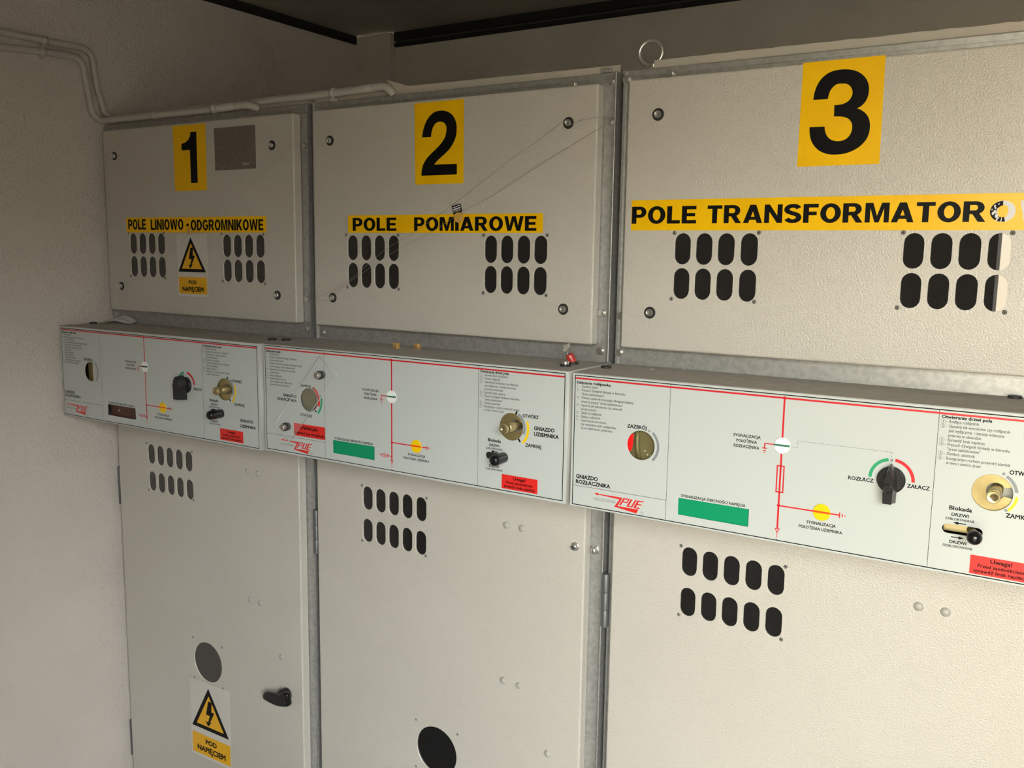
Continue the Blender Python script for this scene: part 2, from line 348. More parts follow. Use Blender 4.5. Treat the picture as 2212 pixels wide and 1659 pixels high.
def bilin(pts, src, dst):      # map glyph drawing coordinates to the plate by its four corners TL TR BR BL
    res = []
    for x, z in pts:
        u = v = .5
        for _ in range(12):
            P = lambda u, v: [((1-u)*(1-v)*src[0][i]+u*(1-v)*src[1][i]+u*v*src[2][i]+(1-u)*v*src[3][i]) for i in (0, 1)]
            p = P(u, v); du = [(1-v)*(src[1][i]-src[0][i])+v*(src[2][i]-src[3][i]) for i in (0, 1)]; dv = [(1-u)*(src[3][i]-src[0][i])+u*(src[2][i]-src[1][i]) for i in (0, 1)]
            ex, ez = x-p[0], z-p[1]; det = du[0]*dv[1]-du[1]*dv[0]
            u += (ex*dv[1]-ez*dv[0])/det; v += (du[0]*ez-du[1]*ex)/det
        res.append(tuple((1-u)*(1-v)*dst[0][i]+u*(1-v)*dst[1][i]+u*v*dst[2][i]+(1-u)*v*dst[3][i] for i in (0, 1)))
    return res
PL = [(297.2, 298.5, 416.9, 418.4, 340.4, 497.2), (1054.5, 1057, 1177.7, 1177.7, 335.8, 497), (1832.2, 1831.8, 1956.2, 1954.6, 343.4, 503.2)]
def plate_quad(k):
    a, a2, c2, c, z0, z1 = PL[k]; return [(a/1000, z1/1000), (c/1000, z1/1000), (c2/1000, z0/1000), (a2/1000, z0/1000)]
G2 = bilin(g2, [(1247, 710), (1588, 675), (1584, 1250), (1257, 1262)], plate_quad(1))
G3 = bilin(g3, [(490, 490), (1133, 432), (1085, 1278), (441, 1303)], plate_quad(2))
G1 = [(x/1000, z/1000) for x, z in GLYPH['1'][0]]
DIG = [smooth_poly(G1, GLYPH['1'][1]), smooth_poly(G2, (0, 18, 19, 20, 21, 38), 3), smooth_poly(G3, (0, 15, 31, 32, 45, 46, 60), 3)]

# block capitals for the vinyl strips (unit height, heavy strokes)
def _arc(cx, cz, rx, rz, a0, a1, n=10):
    return [(cx+rx*math.cos(math.radians(a0+(a1-a0)*i/n)), cz+rz*math.sin(math.radians(a0+(a1-a0)*i/n))) for i in range(n+1)]
def block_glyph(ch):
    t, h = .25, .195
    if ch == 'I': return t, [[rect(0, t, 0, 1)]]
    if ch == 'L': return .66, [[[(0, 0), (.66, 0), (.66, h), (t, h), (t, 1), (0, 1)]]]
    if ch == 'E': return .72, [[[(0, 0), (.72, 0), (.72, h), (t, h), (t, .405), (.66, .405), (.66, .595), (t, .595), (t, 1-h), (.71, 1-h), (.71, 1), (0, 1)]]]
    if ch == 'F': return .67, [[[(0, 0), (t, 0), (t, .40), (.60, .40), (.60, .59), (t, .59), (t, 1-h), (.67, 1-h), (.67, 1), (0, 1)]]]
    if ch == 'T': return .74, [[[(.245, 0), (.495, 0), (.495, 1-h), (.74, 1-h), (.74, 1), (0, 1), (0, 1-h), (.245, 1-h)]]]
    if ch == 'N': return .84, [[[(0, 0), (.235, 0), (.235, .60), (.60, 0), (.84, 0), (.84, 1), (.605, 1), (.605, .40), (.24, 1), (0, 1)]]]
    if ch == 'M': return 1.0, [[[(0, 0), (.215, 0), (.215, .72), (.41, 0), (.59, 0), (.785, .72), (.785, 0), (1, 0), (1, 1), (.68, 1), (.50, .34), (.32, 1), (0, 1)]]]
    if ch == 'W': return 1.22, [[[(.20, 0), (.44, 0), (.61, .66), (.78, 0), (1.02, 0), (1.22, 1), (.99, 1), (.88, .36), (.73, 1), (.49, 1), (.34, .36), (.23, 1), (0, 1)]]]
    if ch == 'A': return .92, [[[(0, 0), (.255, 0), (.315, .175), (.605, .175), (.665, 0), (.92, 0), (.60, 1), (.32, 1)], [(.370, .345), (.550, .345), (.460, .640)]]]
    if ch == 'K': return .88, [[[(0, 0), (t, 0), (t, .24), (.355, .36), (.575, 0), (.88, 0), (.53, .54), (.86, 1), (.55, 1), (t, .59), (t, 1), (0, 1)]]]
    if ch == 'O': return .90, [[_arc(.45, .5, .45, .515, 0, 354, 40), _arc(.45, .5, .195, .315, 0, 354, 40)]]
    if ch == 'D': return .83, [[[(0, 0)]+_arc(.36, .5, .47, .5, -90, 90, 16)+[(0, 1)], [(t, h)]+_arc(.34, .5, .23, .5-h, -90, 90, 14)+[(t, 1-h)]]]
    if ch == 'P': return .76, [[[(0, 0), (t, 0), (t, .345)]+_arc(.44, .6725, .32, .3275, -90, 90, 12)+[(0, 1)], [(t, .535)]+_arc(.42, .675, .095, .14, -90, 90, 10)+[(t, .815)]]]
    if ch == 'R': return .86, [[[(0, 0), (t, 0), (t, .375)]+_arc(.47, .6875, .325, .3125, -90, 90, 12)+[(0, 1)], [(t, .56)]+_arc(.45, .69, .095, .13, -90, 90, 10)+[(t, .82)]], [[(.34, .40), (.58, 0), (.86, 0), (.60, .43), (.45, .50)]]]
    if ch == 'G': return .90, [[_arc(.45, .5, .45, .515, 33, 318, 34)+[(.88, .20), (.88, .55), (.47, .55), (.47, .375), (.65, .375), (.65, .255)]+_arc(.45, .5, .195, .315, 308, 38, 26)]]
    if ch == 'S':
        sp = _arc(.39, .715, .275, .195, 18, 200, 14)+[(.20, .585), (.39, .510), (.58, .435)]+_arc(.39, .285, .275, .195, 20, -162, 14)
        P = catmull(sp, 2); L_, R_ = [], []
        for i, p in enumerate(P):
            d = (P[min(i+1, len(P)-1)]-P[max(i-1, 0)]); d.normalize(); n = Vector((-d.y, d.x)); hw = .097+.028*abs(d.y)
            L_.append(tuple(p+n*hw)); R_.append(tuple(p-n*hw))
        return .78, [[L_+R_[::-1]]]
    return .3, []
def block_text(b, s, x, z, cap, y, m, width):
    gs = [block_glyph(c) for c in s]; gap = .085; tot = sum(g[0] for g in gs)+gap*(len(gs)-1); k = width/tot; cx = 0
    for wd, shapes in gs:
        for j, sh in enumerate(shapes): b.fill([[(x+(cx+px)*k, z+pz*cap) for px, pz in o] for o in sh], y-j*.00001, m)
        cx += wd+gap
CAB = ['leftmost grey-beige switchgear cabinet, numbered 1, against the left wall', 'middle grey-beige switchgear cabinet, numbered 2', 'right-hand grey-beige switchgear cabinet, numbered 3, with a lifting ring']
for k in range(3):
    X = k*PITCH
    c = thing('switchgear_cabinet', CAB[k], 'electrical cabinet', 'numbered switchgear cabinets in a row')
    ORG[c] = Vector((X+.36, .56, -Z0)); c.location = ORG[c]+Vector((0, 0, Z0))
    xl, xr = X-.0135, X+(.7375 if k < 2 else .7600)
    b = MB(); b.box(xl, xr, FY, .95, -Z0, .524, 'galv', .002)
    b.box(xl+.002, xl+.006, FY-.004, FY+.01, -Z0+.001, .5235, 'galv')             # folded edges of the stiles
    b.box(xr-.0025, xr+.0008, FY-.010, FY+.01, .0015, .5235, 'galv', .0008); b.box(xr-.0025, xr+.0008, FY-.006, FY+.01, -Z0+.001, -.24, 'galv', .0008)
    b.box(xl+.02, xr-.02, FY-.0015, FY+.004, .0235, .0265, 'galv'); b.box(xl+.005, xr-.006, FY-.0015, FY+.005, .5125, .5165, 'galv')
    b.build('carcass', c)
    # raised sheet along the top edge
    zt = .538; pts = [(xl+.04, .520)]
    if k == 2:
        pts = [(X+.041, .5205), (X+.76, .5205)]
        n = 46
        for i in range(n, -1, -1): pts.append((X+.043+(.717)*i/n, .5385+random.uniform(-.0011, .0009)))
        b = MB(); b.plate([pts], FY+.006, FY+.0075, 'cover')
    elif k == 1:
        b = MB(); b.plate([[(X-.01, .5205), (xr, .5205), (xr, .5368), (X+.251, .5395), (X+.196, .5573), (X+.1955, .5385), (X-.01, .539)]], FY+.006, FY+.0075, 'cover')
    else:
        b = MB(); b.plate([[(X+.01, .5205), (xr, .5205), (xr, .5415), (X+.68, .5415), (X+.66, .549), (X+.627, .554), (X+.626, .5415), (X+.01, .5415)]], FY+.006, FY+.0075, 'cover')
    b.build('top_cover_strip', c)
    if k == 1:
        b = MB(); b.box(1.4625, 1.4840, FY-.002, FY+.006, .5245, .5320, 'galv', .001); b.build('top_bracket', c)
    # upper door
    dx0, dx1 = (X+.0085 if k else .0115), X+(.7105 if k < 2 else .7330)
    vx = [(.1215, .1595, .1970, .2350), (.4810, .5185, .5570, .5955)]
    if k == 1: vx = [(.8834, .9215, .9594, .9977), (1.2438, 1.2815, 1.3195, 1.3574)]
    if k == 2: vx = [(1.6430, 1.6817, 1.7205, 1.7600), (2.0138, 2.0523, 2.0906, 2.1292)]
    zz = {0: ((.2104, .1515), (.2072, .1483)), 1: ((.2066, .1477), (.2070, .1480)), 2: ((.2118, .1520), (.2124, .1525))}[k]
    sw, sh_ = .0295, .0538
    cuts = [slot(x, z, sw, sh_) for g, zs in zip(vx, zz) for z in zs for x in g]
    d = door_slab('upper_door', c, dx0, dx1, .0335, .5025, cuts)
    for g, zs in zip(vx, zz):
        b = MB(); b.plate([rect(g[0]-.022, g[3]+.022, zs[1]-.034, zs[0]+.034)], UY+.003, UY+.0055, 'acrylic'); b.build('vent_panel', d)
    rv = {0: [(104.2, 238.2), (247.5, 238.3), (105, 125.8), (246.7, 124.4), (463.6, 235.8), (607.6, 234.7), (463.5, 122.5), (609.4, 120.8)],
          1: [(865.3, 234.1), (1010.7, 233.8), (867.2, 120.9), (1011.5, 121.1), (1227.1, 234.2), (1371.8, 234.5), (1227.4, 121.5), (1371.8, 121.5)],
          2: [(1627.2, 238.9), (1775.4, 239.5), (1626, 124.9), (1773.4, 125.8), (1997.8, 239.8), (2144.4, 239.4), (1996.8, 125.7), (2143.2, 125.5)]}[k]
    rivets(d, mm(rv))
    sc = {0: [(58.7, 436), (643, 434.6), (64.3, 98.2), (650.1, 95.3)], 1: [(821.5, 435.8), (1412.3, 437.2), (824.4, 96.2), (1410.1, 97.2)], 2: [(1588.6, 440.5), (1586.4, 98.8), (2197, 438), (2197, 97.5)]}[k]
    for x, z in mm(sc): cap_screw(d, x, z)
    b = MB(); q = plate_quad(k); b.plate([q], UY-.0006, UY+.0005, 'yellow'); b.fill([DIG[k]], UY-.0009, 'print')
    tag(b.build('number_plate', d), 'yellow plate with black digit %d' % (k+1))
    b = MB(); Y = UY-.0006; T = UY-.0009
    if k == 0:
        b.plate([rect(.0975, .6182, .2390, .2765)], Y, UY+.0005, 'yellow')
        block_text(b, 'POLE', .1052, .2462, .0262, T, 'print', .0735); block_text(b, 'LINIOWO', .1978, .2454, .0262, T, 'print', .1280)
        b.fill([rect(.3375, .3460, .2540, .2605)], T, 'print'); block_text(b, 'ODGROMNIKOWE', .3535, .2440, .0256, T, 'print', .2560)
    elif k == 1:
        b.plate([rect(.8717, 1.3622, .2385, .2756)], Y, UY+.0005, 'yellow')
        block_text(b, 'POLE', .8853, .2427, .0273, T, 'print', .1215); block_text(b, 'POMIAROWE', 1.0540, .2426, .0276, T, 'print', .2943)
    else:
        b.plate([rect(1.5442, 2.2560, .2433, .2958)], Y, UY+.0005, 'yellow')
        block_text(b, 'POLE', 1.5455, .2549, .0297, T, 'print', .1205); block_text(b, 'TRANSFORMATOR', 1.6855, .2551, .0297, T, 'print', .4225)
        block_text(b, 'O', 2.1132, .2552, .0297, T, 'silver', .0325); block_text(b, 'WE', 2.1505, .2552, .0297, T, 'silver', .0660)
        ox, oz = 2.1294, .2700                                       # what is left of the black film on the O
        ring = lambda a0, a1: [(ox+.0165*math.cos(t), oz+.0149*math.sin(t)) for t in [math.radians(a0+(a1-a0)*i/14) for i in range(15)]] + \
                              [(ox+random.uniform(.0072, .0092)*math.cos(t), oz+random.uniform(.0078, .0088)*math.sin(t)) for t in [math.radians(a1+(a0-a1)*i/14) for i in range(15)]]
        b.fill([ring(92, 238)], T-.0002, 'print'); b.fill([ring(246, 262)], T-.0002, 'print'); b.fill([ring(268, 284)], T-.0002, 'print')
        for px, pz, pr in ((-.0105, .0075, .0014), (-.0120, -.0030, .0018), (-.0095, -.0010, .0022), (-.0078, -.0068, .0020), (-.0055, .0105, .0011), (-.0142, .0025, .0009), (-.0098, .0045, .0012), (-.0065, -.0105, .0012)):
            b.fill([[(ox+px+pr*random.uniform(.6, 1.3)*math.cos(t*PI/4), oz+pz+pr*random.uniform(.7, 1.7)*math.sin(t*PI/4)) for t in range(8)]], T-.0004, 'silver')
    tag(b.build('name_strip', d), 'yellow strip with black capital lettering' if k < 2 else 'yellow strip with black capitals, last letters peeled pale')
    if k == 0:
        warning_sign(d, .2970, .4105, .0813, .2360, [(.3507, .2275), (.4043, .1419), (.3004, .1419)], (.3007, .4067, .0875, .1292), (.1115, .0095, .030), (.0935, .0115, .080))
        b = MB(); b.plate([rect(.4489, .5893, .3852, .4834)], UY-.0008, UY+.0005, 'plate', .0003)
        b.text('2007', .545, .394, .006, UY-.0011, 'silver', .022, 0); tag(b.build('data_plate', d), 'dark grey-brown rectangular plate')
    # lower door
    lx0, lx1 = (.0155 if k == 0 else X+.0050), X+(.7085 if k < 2 else .7310)
    lv = {0: [(159.3, -346.1), (197.2, -346.1), (234.9, -346), (273.1, -346), (311.3, -346), (160.2, -420.4), (197.7, -420.6), (235.8, -420.5), (273.5, -420.6), (311.7, -420.7)],
          1: [(921, -346.8), (958.5, -347), (996, -347.1), (1033.6, -347.3), (1071.7, -347.4), (920.4, -421.5), (958.2, -421.6), (995.7, -421.9), (1033.4, -422.1), (1071.3, -422.2)],
          2: [(1680.1, -343.6), (1718.9, -344), (1758, -344.4), (1797, -344.7), (1835.9, -345), (1680.3, -419.2), (1719.4, -419.5), (1758.1, -419.7), (1797.1, -420), (1836, -420.1)]}[k]
    cuts = [slot(x, z, sw-.0004, sh_) for x, z in mm(lv)]
    rc = {0: (.3605, -.8825), 1: (1.1150, -.8890), 2: (1.8790, -.8880)}[k]
    cuts.append(circ(rc[0], rc[1], .0548, 48))
    d = door_slab('lower_door', c, lx0, lx1, -1.35, -.2395, cuts)
    v0, v1 = mm([lv[0], lv[9]]); b = MB(); b.plate([rect(v0[0]-.022, v1[0]+.022, v1[1]-.034, v0[1]+.034)], UY+.003, UY+.0055, 'acrylic'); b.build('vent_panel', d)
    b = MB(); b.plate([rect(rc[0]-.064, rc[0]+.064, rc[1]-.064, rc[1]+.064)], UY+.003, UY+.0055, 'acrylic'); b.build('inspection_window', d)
    rv = {0: [(141.3, -318.9), (325.4, -319), (143.3, -446.9), (325.7, -446.8)], 1: [(904.7, -319.4), (1086.5, -320.4), (904.2, -447.8), (1084.7, -449)], 2: [(1663.7, -316.5), (1851.1, -318), (1664.4, -446), (1851, -447.6)]}[k]
    rivets(d, mm(rv), .0030)
    rivets(d, [(rc[0]+sx_*.0568, rc[1]+sz_*.0562) for sx_ in (-1, 1) for sz_ in (-1, 1)], .0026)
    bt = {0: [(532.3, -340.8), (569.7, -341.4), (529.7, -671.1), (566.6, -671.1), (637.1, -795.2)], 1: [(1289.6, -343.7), (1326.9, -344.3), (1288.1, -676.9), (1326.1, -678), (1396.9, -804.3)], 2: [(2061.2, -340.6), (2099.8, -341), (2060, -675), (2098, -676), (2185, -803)]}[k]
    for x, z in mm(bt):
        b = MB(); b.dome((x, UY+.0002, z), .0076, .0056, (0, -1, 0), 'plug'); b.build('blanking_plug', d)
    if k == 0:
        warning_sign(d, .2842, .4408, -1.160, -.9436, [(.3590, -.9560), (.4354, -1.0775), (.2888, -1.0775)], (.2884, .4392, -1.1530, -1.0945), (-1.1190, .0140, .044), (-1.1430, .0160, .112))
        h = [(.6515, -.8890)]
        hb = MB(); hb.cyl((.6530, UY, -.8870), (.6530, UY-.020, -.8870), .0165, 'black_gloss', 28, .004)
        o_h = smooth_poly(mm([(683.0, -869.2), (685.5, -882.9), (687.0, -896.9), (681.1, -901.9), (666.7, -906.1), (647.3, -909.6), (623.0, -909.0), (598.5, -904.3), (597.9, -891.9), (605.0, -885.5), (623.8, -882.4), (648.2, -878.0), (658.0, -872.6), (670.7, -866.9)]), (2, 8), 3)
        hb.plate([o_h], UY-.030, UY-.014, 'black_gloss', .005); tag(hb.build('door_handle', d), 'black wing-shaped turn handle')
    for x, z, y in ([(1.4484, -.3586, UY)] if k == 1 else []):
        b = MB(); b.lathe([(.0085, 0), (.0085, .001), (.0065, .0015), None, (.0065, .006), (.0055, .008), (0, .0085)], (x, y, z), (0, -1, 0), 'steel', 20); b.box(x-.0065, x+.0065, y-.0089, y-.008, z-.0007, z+.0007, 'rubber'); b.build('slotted_screw', d)
    # frame hardware
    for x, z in {0: [(719.3, 87.9), (720.6, 499.6), (720, 432), (717, 19), (6, 19.8)], 1: [(1484.6, 509.1), (1484, 438.4), (1405, 509.8), (1478.6, 91.9), (1477.6, 20.7), (768, 14)], 2: [(1515.1, 509.3), (1597.3, 512.7), (1516.2, 20.6), (1517, 88), (2266, 509), (2266, 20)]}[k]:
        hex_bolt(c, x/1000, z/1000)
    if k == 1:
        b = MB(); b.lathe([(.0095, 0), (.0095, .001), (.0068, .0015), None, (.0068, .008), (.0055, .0105), (0, .0108)], (1.4781, FY, -.3661), (0, -1, 0), 'steel', 20); b.build('slotted_screw', c)
    hx = {0: -.0040, 1: .7455, 2: 1.5075}[k]; hy = FY-.0075
    b = MB()
    for z0, z1 in ((-.4420, -.4060), (-.4775, -.4428), (-.5120, -.4783)): b.cyl((hx, hy, z0), (hx, hy, z1), .0078, 'hinge', 20, .0008)
    b.build('hinge', c)
    b = MB()
    for z0, z1 in ((-1.1970, -1.1610), (-1.2320, -1.1977), (-1.2670, -1.2327)): b.cyl((hx, hy, z0), (hx, hy, z1), .0078, 'hinge', 20, .0008)
    b.build('hinge', c)
    if k == 2:
        b = MB(); ez = .5530; ey = FY+.012
        b.torus((1.5540, ey, ez), .0210, .0041, (.1, -1, 0), 'steel'); b.lathe([(.010, 0), (.010, .002), (.0065, .0045), (.0055, .009)], (1.5565, ey, .5240), (0, 0, 1), 'steel', 20)
        b.box(1.5460, 1.5640, ey-.0055, ey+.0055, .5260, .5350, 'steel', .0025)
        tag(b.build('lifting_eye', c), 'steel lifting ring')

# ------------------------------------------------------------------ control boxes
YF = -.0002            # printed layer just in front of the film
BOX = [(.0005, .7415, -.0020, -.2370), (.7535, 1.5030, .0, -.2340), (1.5105, 2.2880, .0, -.2345)]
BORD = [(.0065, .7348, -.0070, -.2335), (.7590, 1.4966, -.0026, -.2292), (1.5153, 2.2820, -.0036, -.2308)]
BLBL = ['left control box with an open dark window and black rotary lever', 'middle control box with a clear diamond-set cover and a green window', 'right control box with a rotary switch on a green and red arc']
SOCK = [(.6265, -.1115, .6315, -.1110, .030), (1.3876, -.1090, 1.3942, -.1068, .038), (2.1580, -.1108, 2.1622, -.1088, .036)]
LEFT = [(.1270, -.1120), (.8870, -.1095), (1.6412, -.1110)]
def lines_of(b, L, x, z, pitch, cap=.0040, xs=None):
    for i, (s, wd) in enumerate(L):
        b.text(s, x, z-i*pitch, cap, YF, 'print_grey', wd, .010)
def bolt_socket(p, k):
    cx, cz, sx_, sz_, dd = SOCK[k]
    b = MB()
    hole = [(sx_+.0118*math.cos(t), sz_+.0118*math.sin(t)) for t in [math.radians(30+300*i/20) for i in range(21)]] + [(sx_+.0205, sz_-.0080), (sx_+.0205, sz_+.0080)]
    b.plate([circ(cx, cz, .031, 40), hole], .004, .0055, 'brass'); b.plate([circ(cx, cz, .031, 40)], .0200, .0215, 'paint_light')
    o = tag(b.build('earthing_socket', p), 'round brass socket plate behind the panel')
    b = MB(); e = -dd
    b.lathe([(.0086, 0), (.0086, .020-e-.016), (.0078, .020-e-.0155), None, (.0070, .020-e-.0150), (.0070, .020-e-.0115), None, (.0086, .020-e-.0110), (.0086, .020-e-.001), (.0076, .020-e), None, (.0018, .020-e), (.0014, .020-e-.002), (0, .020-e-.002)], (sx_, .020, sz_), (0, -1, 0), 'brass_light' if k else 'brass', 28)
    b.cyl((sx_, e+.0016, sz_), (sx_, e+.0012, sz_), .0016, 'copper', 12)
    tag(b.build('shaft', o), 'projecting turned brass shaft')
def ball_lever(p, k):
    b = MB()
    if k == 2:
        b.cyl((2.1345, .016, -.1700), (2.1435, -.012, -.1697), .0055, 'brass', 16); b.box(2.1010, 2.1345, .012, .014, -.1755, -.1640, 'brass_light'); b.ball((2.1437, -.0260, -.1695), .0100, 'black_gloss')
    else:
        x, z, dd = ((1.3725, -.1672, .036), (.6140, -.1672, .037))[1-k]
        b.tube([(x, .004, z), (x, -.004, z), (x, -dd+.008, z), (x, -dd+.003, z), (x, -dd, z), (x, -dd-.0012, z)], .01, 'black_gloss', 24, False, [.0100, .0100, .0104, .0095, .0065, .0015])
        b.box(x-.040, x+.002, .0035, .0050, z-.007, z+.007, 'rubber')
    tag(b.build('lock_lever', p), 'short black knob of the door lock')
def rotary(p, cx, cz, k):
    b = MB(); b.cyl((cx, 0, cz), (cx, -.0060, cz), .0192, 'black', 40, .0015)
    t = -.006
    def wedge(sec):                                          # loft of outlines at growing distance from the panel
        bm = bmesh.new(); R = [[bm.verts.new(Vector((cx+x, y, cz+z))) for x, z in o] for y, o in sec]
        for A, B in zip(R, R[1:]):
            for i in range(len(A)): bm.faces.new((A[i], A[(i+1) % len(A)], B[(i+1) % len(A)], B[i]))
        bm.faces.new(R[0][::-1]); bm.faces.new(R[-1]); bmesh.ops.recalc_face_normals(bm, faces=bm.faces[:])
        bmesh.ops.bevel(bm, geom=bm.edges[:], offset=.0006, segments=1, affect='EDGES'); return bm
    if k == 2:
        s0 = [(0, .0250), (.0050, .0165), (.0085, .0060), (.0090, -.012), (.0088, -.0325), (-.0088, -.0325), (-.0090, -.012), (-.0085, .0060), (-.0050, .0165)]
        s1 = [(x*.82, z*.93) for x, z in s0]; s2 = [(0, .0175), (.0030, .0120), (.0062, .0040), (.0066, -.012), (.0058, -.0312), (-.0058, -.0312), (-.0066, -.012), (-.0062, .0040), (-.0030, .0120)]
        b.add_bm(wedge([(t, s0), (t-.010, s1), (t-.018, s2)]), 'black')
        b.torus((cx-.0002, t-.0186, cz-.0085), .0062, .0007, (0, -1, 0), 'black_gloss', 28, 8)
    else:
        s0 = [(0, .0240), (.0085, .0150), (.0105, 0), (.0105, -.0330), (-.0105, -.0330), (-.0105, 0), (-.0085, .0150)]
        s1 = [(x*.95, z*.97) for x, z in s0]
        b.add_bm(wedge([(t, s0), (t-.012, s1), (t-.024, [(x*.86, z*.93) for x, z in s0])]), 'black')
    return tag(b.build('rotary_switch', p), 'black rotary switch with a pointed lever')
def indicator(p, name, cx, cz, r, base, bar, label):
    b = MB(); b.lathe([(r, 0), (r, .0012), (r-.0006, .0018), None, (0, .0018)], (cx, 0, cz), (0, -1, 0), base, 40)
    zc = cz+.0004; hw = math.sqrt(r*r-.0018**2)-.0004
    b.fill([rect(cx-hw, cx+hw, zc-.0014, zc+.0016)], -.0020, bar); tag(b.build(name, p), label)
def earth_down(b, x, z):      # earth sign hanging under (x, z)
    b.fill([line(x, z+.0006, x, z-.0068, .0017)], YF, 'red'); b.fill([line(x-.0037, z-.0072, x+.0037, z-.0072, .0015)], YF, 'red')
    b.fill([line(x-.0025, z-.0112, x+.0025, z-.0112, .0015)], YF, 'red'); b.fill([line(x-.0009, z-.0146, x+.0009, z-.0146, .0015)], YF, 'red')
def earth_right(b, x, z):
    for i, hh in enumerate((.0042, .0026, .0009)): b.fill([line(x+i*.0039, z-hh, x+i*.0039, z+hh, .0016)], YF, 'red')
def logo(b, dx, dz, full=True):
    P = lambda pts: mm(pts, dx, dz)
    b.fill([P([(1557.8, -204.9), (1566, -203.1), (1565.9, -204.7), (1611.9, -204.6), (1602.4, -220.3), (1641.3, -220.2), (1637.5, -227.4), (1596.7, -222.3), (1606.0, -208.2), (1566.3, -206.2), (1565.7, -207.9)])], YF, 'logo_red')
    b.fill([P([(1613.3, -204.7), (1625.2, -204.5), (1620.6, -212.3), (1611.4, -212.5), (1608.6, -218.3), (1605.6, -218.0)]), P([(1615.6, -206.6), (1621.9, -206.6), (1619.6, -210.5), (1613.0, -210.5)])], YF, 'logo_red')
    b.fill([P([(1626.3, -205), (1630.3, -204.9), (1623.5, -216.6), (1627.8, -216.6), (1634.3, -205), (1637.9, -204.7), (1629.6, -218.4), (1619, -218.4)])], YF, 'logo_red')
    b.fill([P([(1639.3, -204.7), (1650.7, -204.6), (1649.8, -206.5), (1641.5, -206.5), (1639.8, -210.6), (1647.3, -210.7), (1646.2, -212.5), (1638.9, -212.5), (1636.2, -216.8), (1643.9, -217.0), (1642.9, -218.8), (1631.4, -218.7)])], YF, 'logo_red')
    b.text('WŁOSZCZOWA', (1557.6+dx)/1000, (-216.9+dz)/1000, .0049, YF, 'print_logo', .0408, -.012, 'L', .28)
    b.fill([circ((1648.1+dx)/1000, (-224.7+dz)/1000, .0029, 20), circ((1648.1+dx)/1000, (-224.7+dz)/1000, .0025, 20)], YF, 'print_logo')
    b.text('R', (1648.1+dx)/1000, (-226.0+dz)/1000, .0026, YF, 'print_logo', None, .02, 'C')
def black_arrow(b, x, z, sgn):
    b.fill([line(x, z, x+sgn*.0115, z, .0014)], YF, 'print'); b.fill([[(x+sgn*.0165, z), (x+sgn*.0095, z+.0023), (x+sgn*.0095, z-.0023)]], YF, 'print')
VIEW = ('SYGNALIZACJA', 'POŁOŻENIA')
INSTR = [('Zamknij drzwi', .030), ('Przesuń dźwignię blokady w kierunku', .0814), ('"drzwi zablokowane"', .0425), ('Otwórz uziemnik trzymając dźwignię blokady', .0968), ('drzwi w pozycji "drzwi zablokowane"', .0775), ('Upewnij się wzrokowo czy uziemnik', .0768), ('został otwarty', .029), ('Zazbrój rozłącznik', .0388), ('Załącz rozłącznik', .0365), ('Upewnij się wzrokowo', .0482), ('czy wszystkie styki rozłącznika', .0664), ('są we właściwym położeniu', .0595)]
NUMS = ['1 -', '2 -', '', '3 -', '', '4 -', '', '5 -', '6 -', '7 -', '', '']
OPEN3 = [('1', 'Rozłącz rozłącznik', .0368), ('2', 'Upewnij się wzrokowo czy rozłącznik', .0745), ('', 'jest wyłączony  i istnieje widoczna', .0680), ('', 'przerwa w obwodzie', .0405), ('3', 'Sprawdź brak napięcia', .0455), ('4', 'Przesuń dźwignię blokady w kierunku', .0760), ('', '"drzwi zablokowane"', .0410), ('5', 'Zamknij uziemnik', .0352), ('6', 'Energicznym ruchem przekręć klamkę', .0777), ('', 'w lewo i otwórz drzwi', .0428)]
OPEN2 = [('1', 'Sprawdź brak obciążenia', .0500), ('2', 'Otwórz odłącznik', .0340), ('3', 'Upewnij się wzrokowo czy odłącznik', .0722), ('', 'jest wyłączony  i istnieje widoczna', .0674), ('', 'przerwa w obwodzie', .0406), ('4', 'Sprawdź brak napięcia', .0452), ('5', 'Przesuń dźwignię blokady w kierunku', .0752), ('', '"drzwi zablokowane"', .0400), ('6', 'Zamknij uziemnik', .0346), ('7', 'Energicznym ruchem przekręć klamkę', .0754), ('', 'w lewo i otwórz drzwi', .0422)]
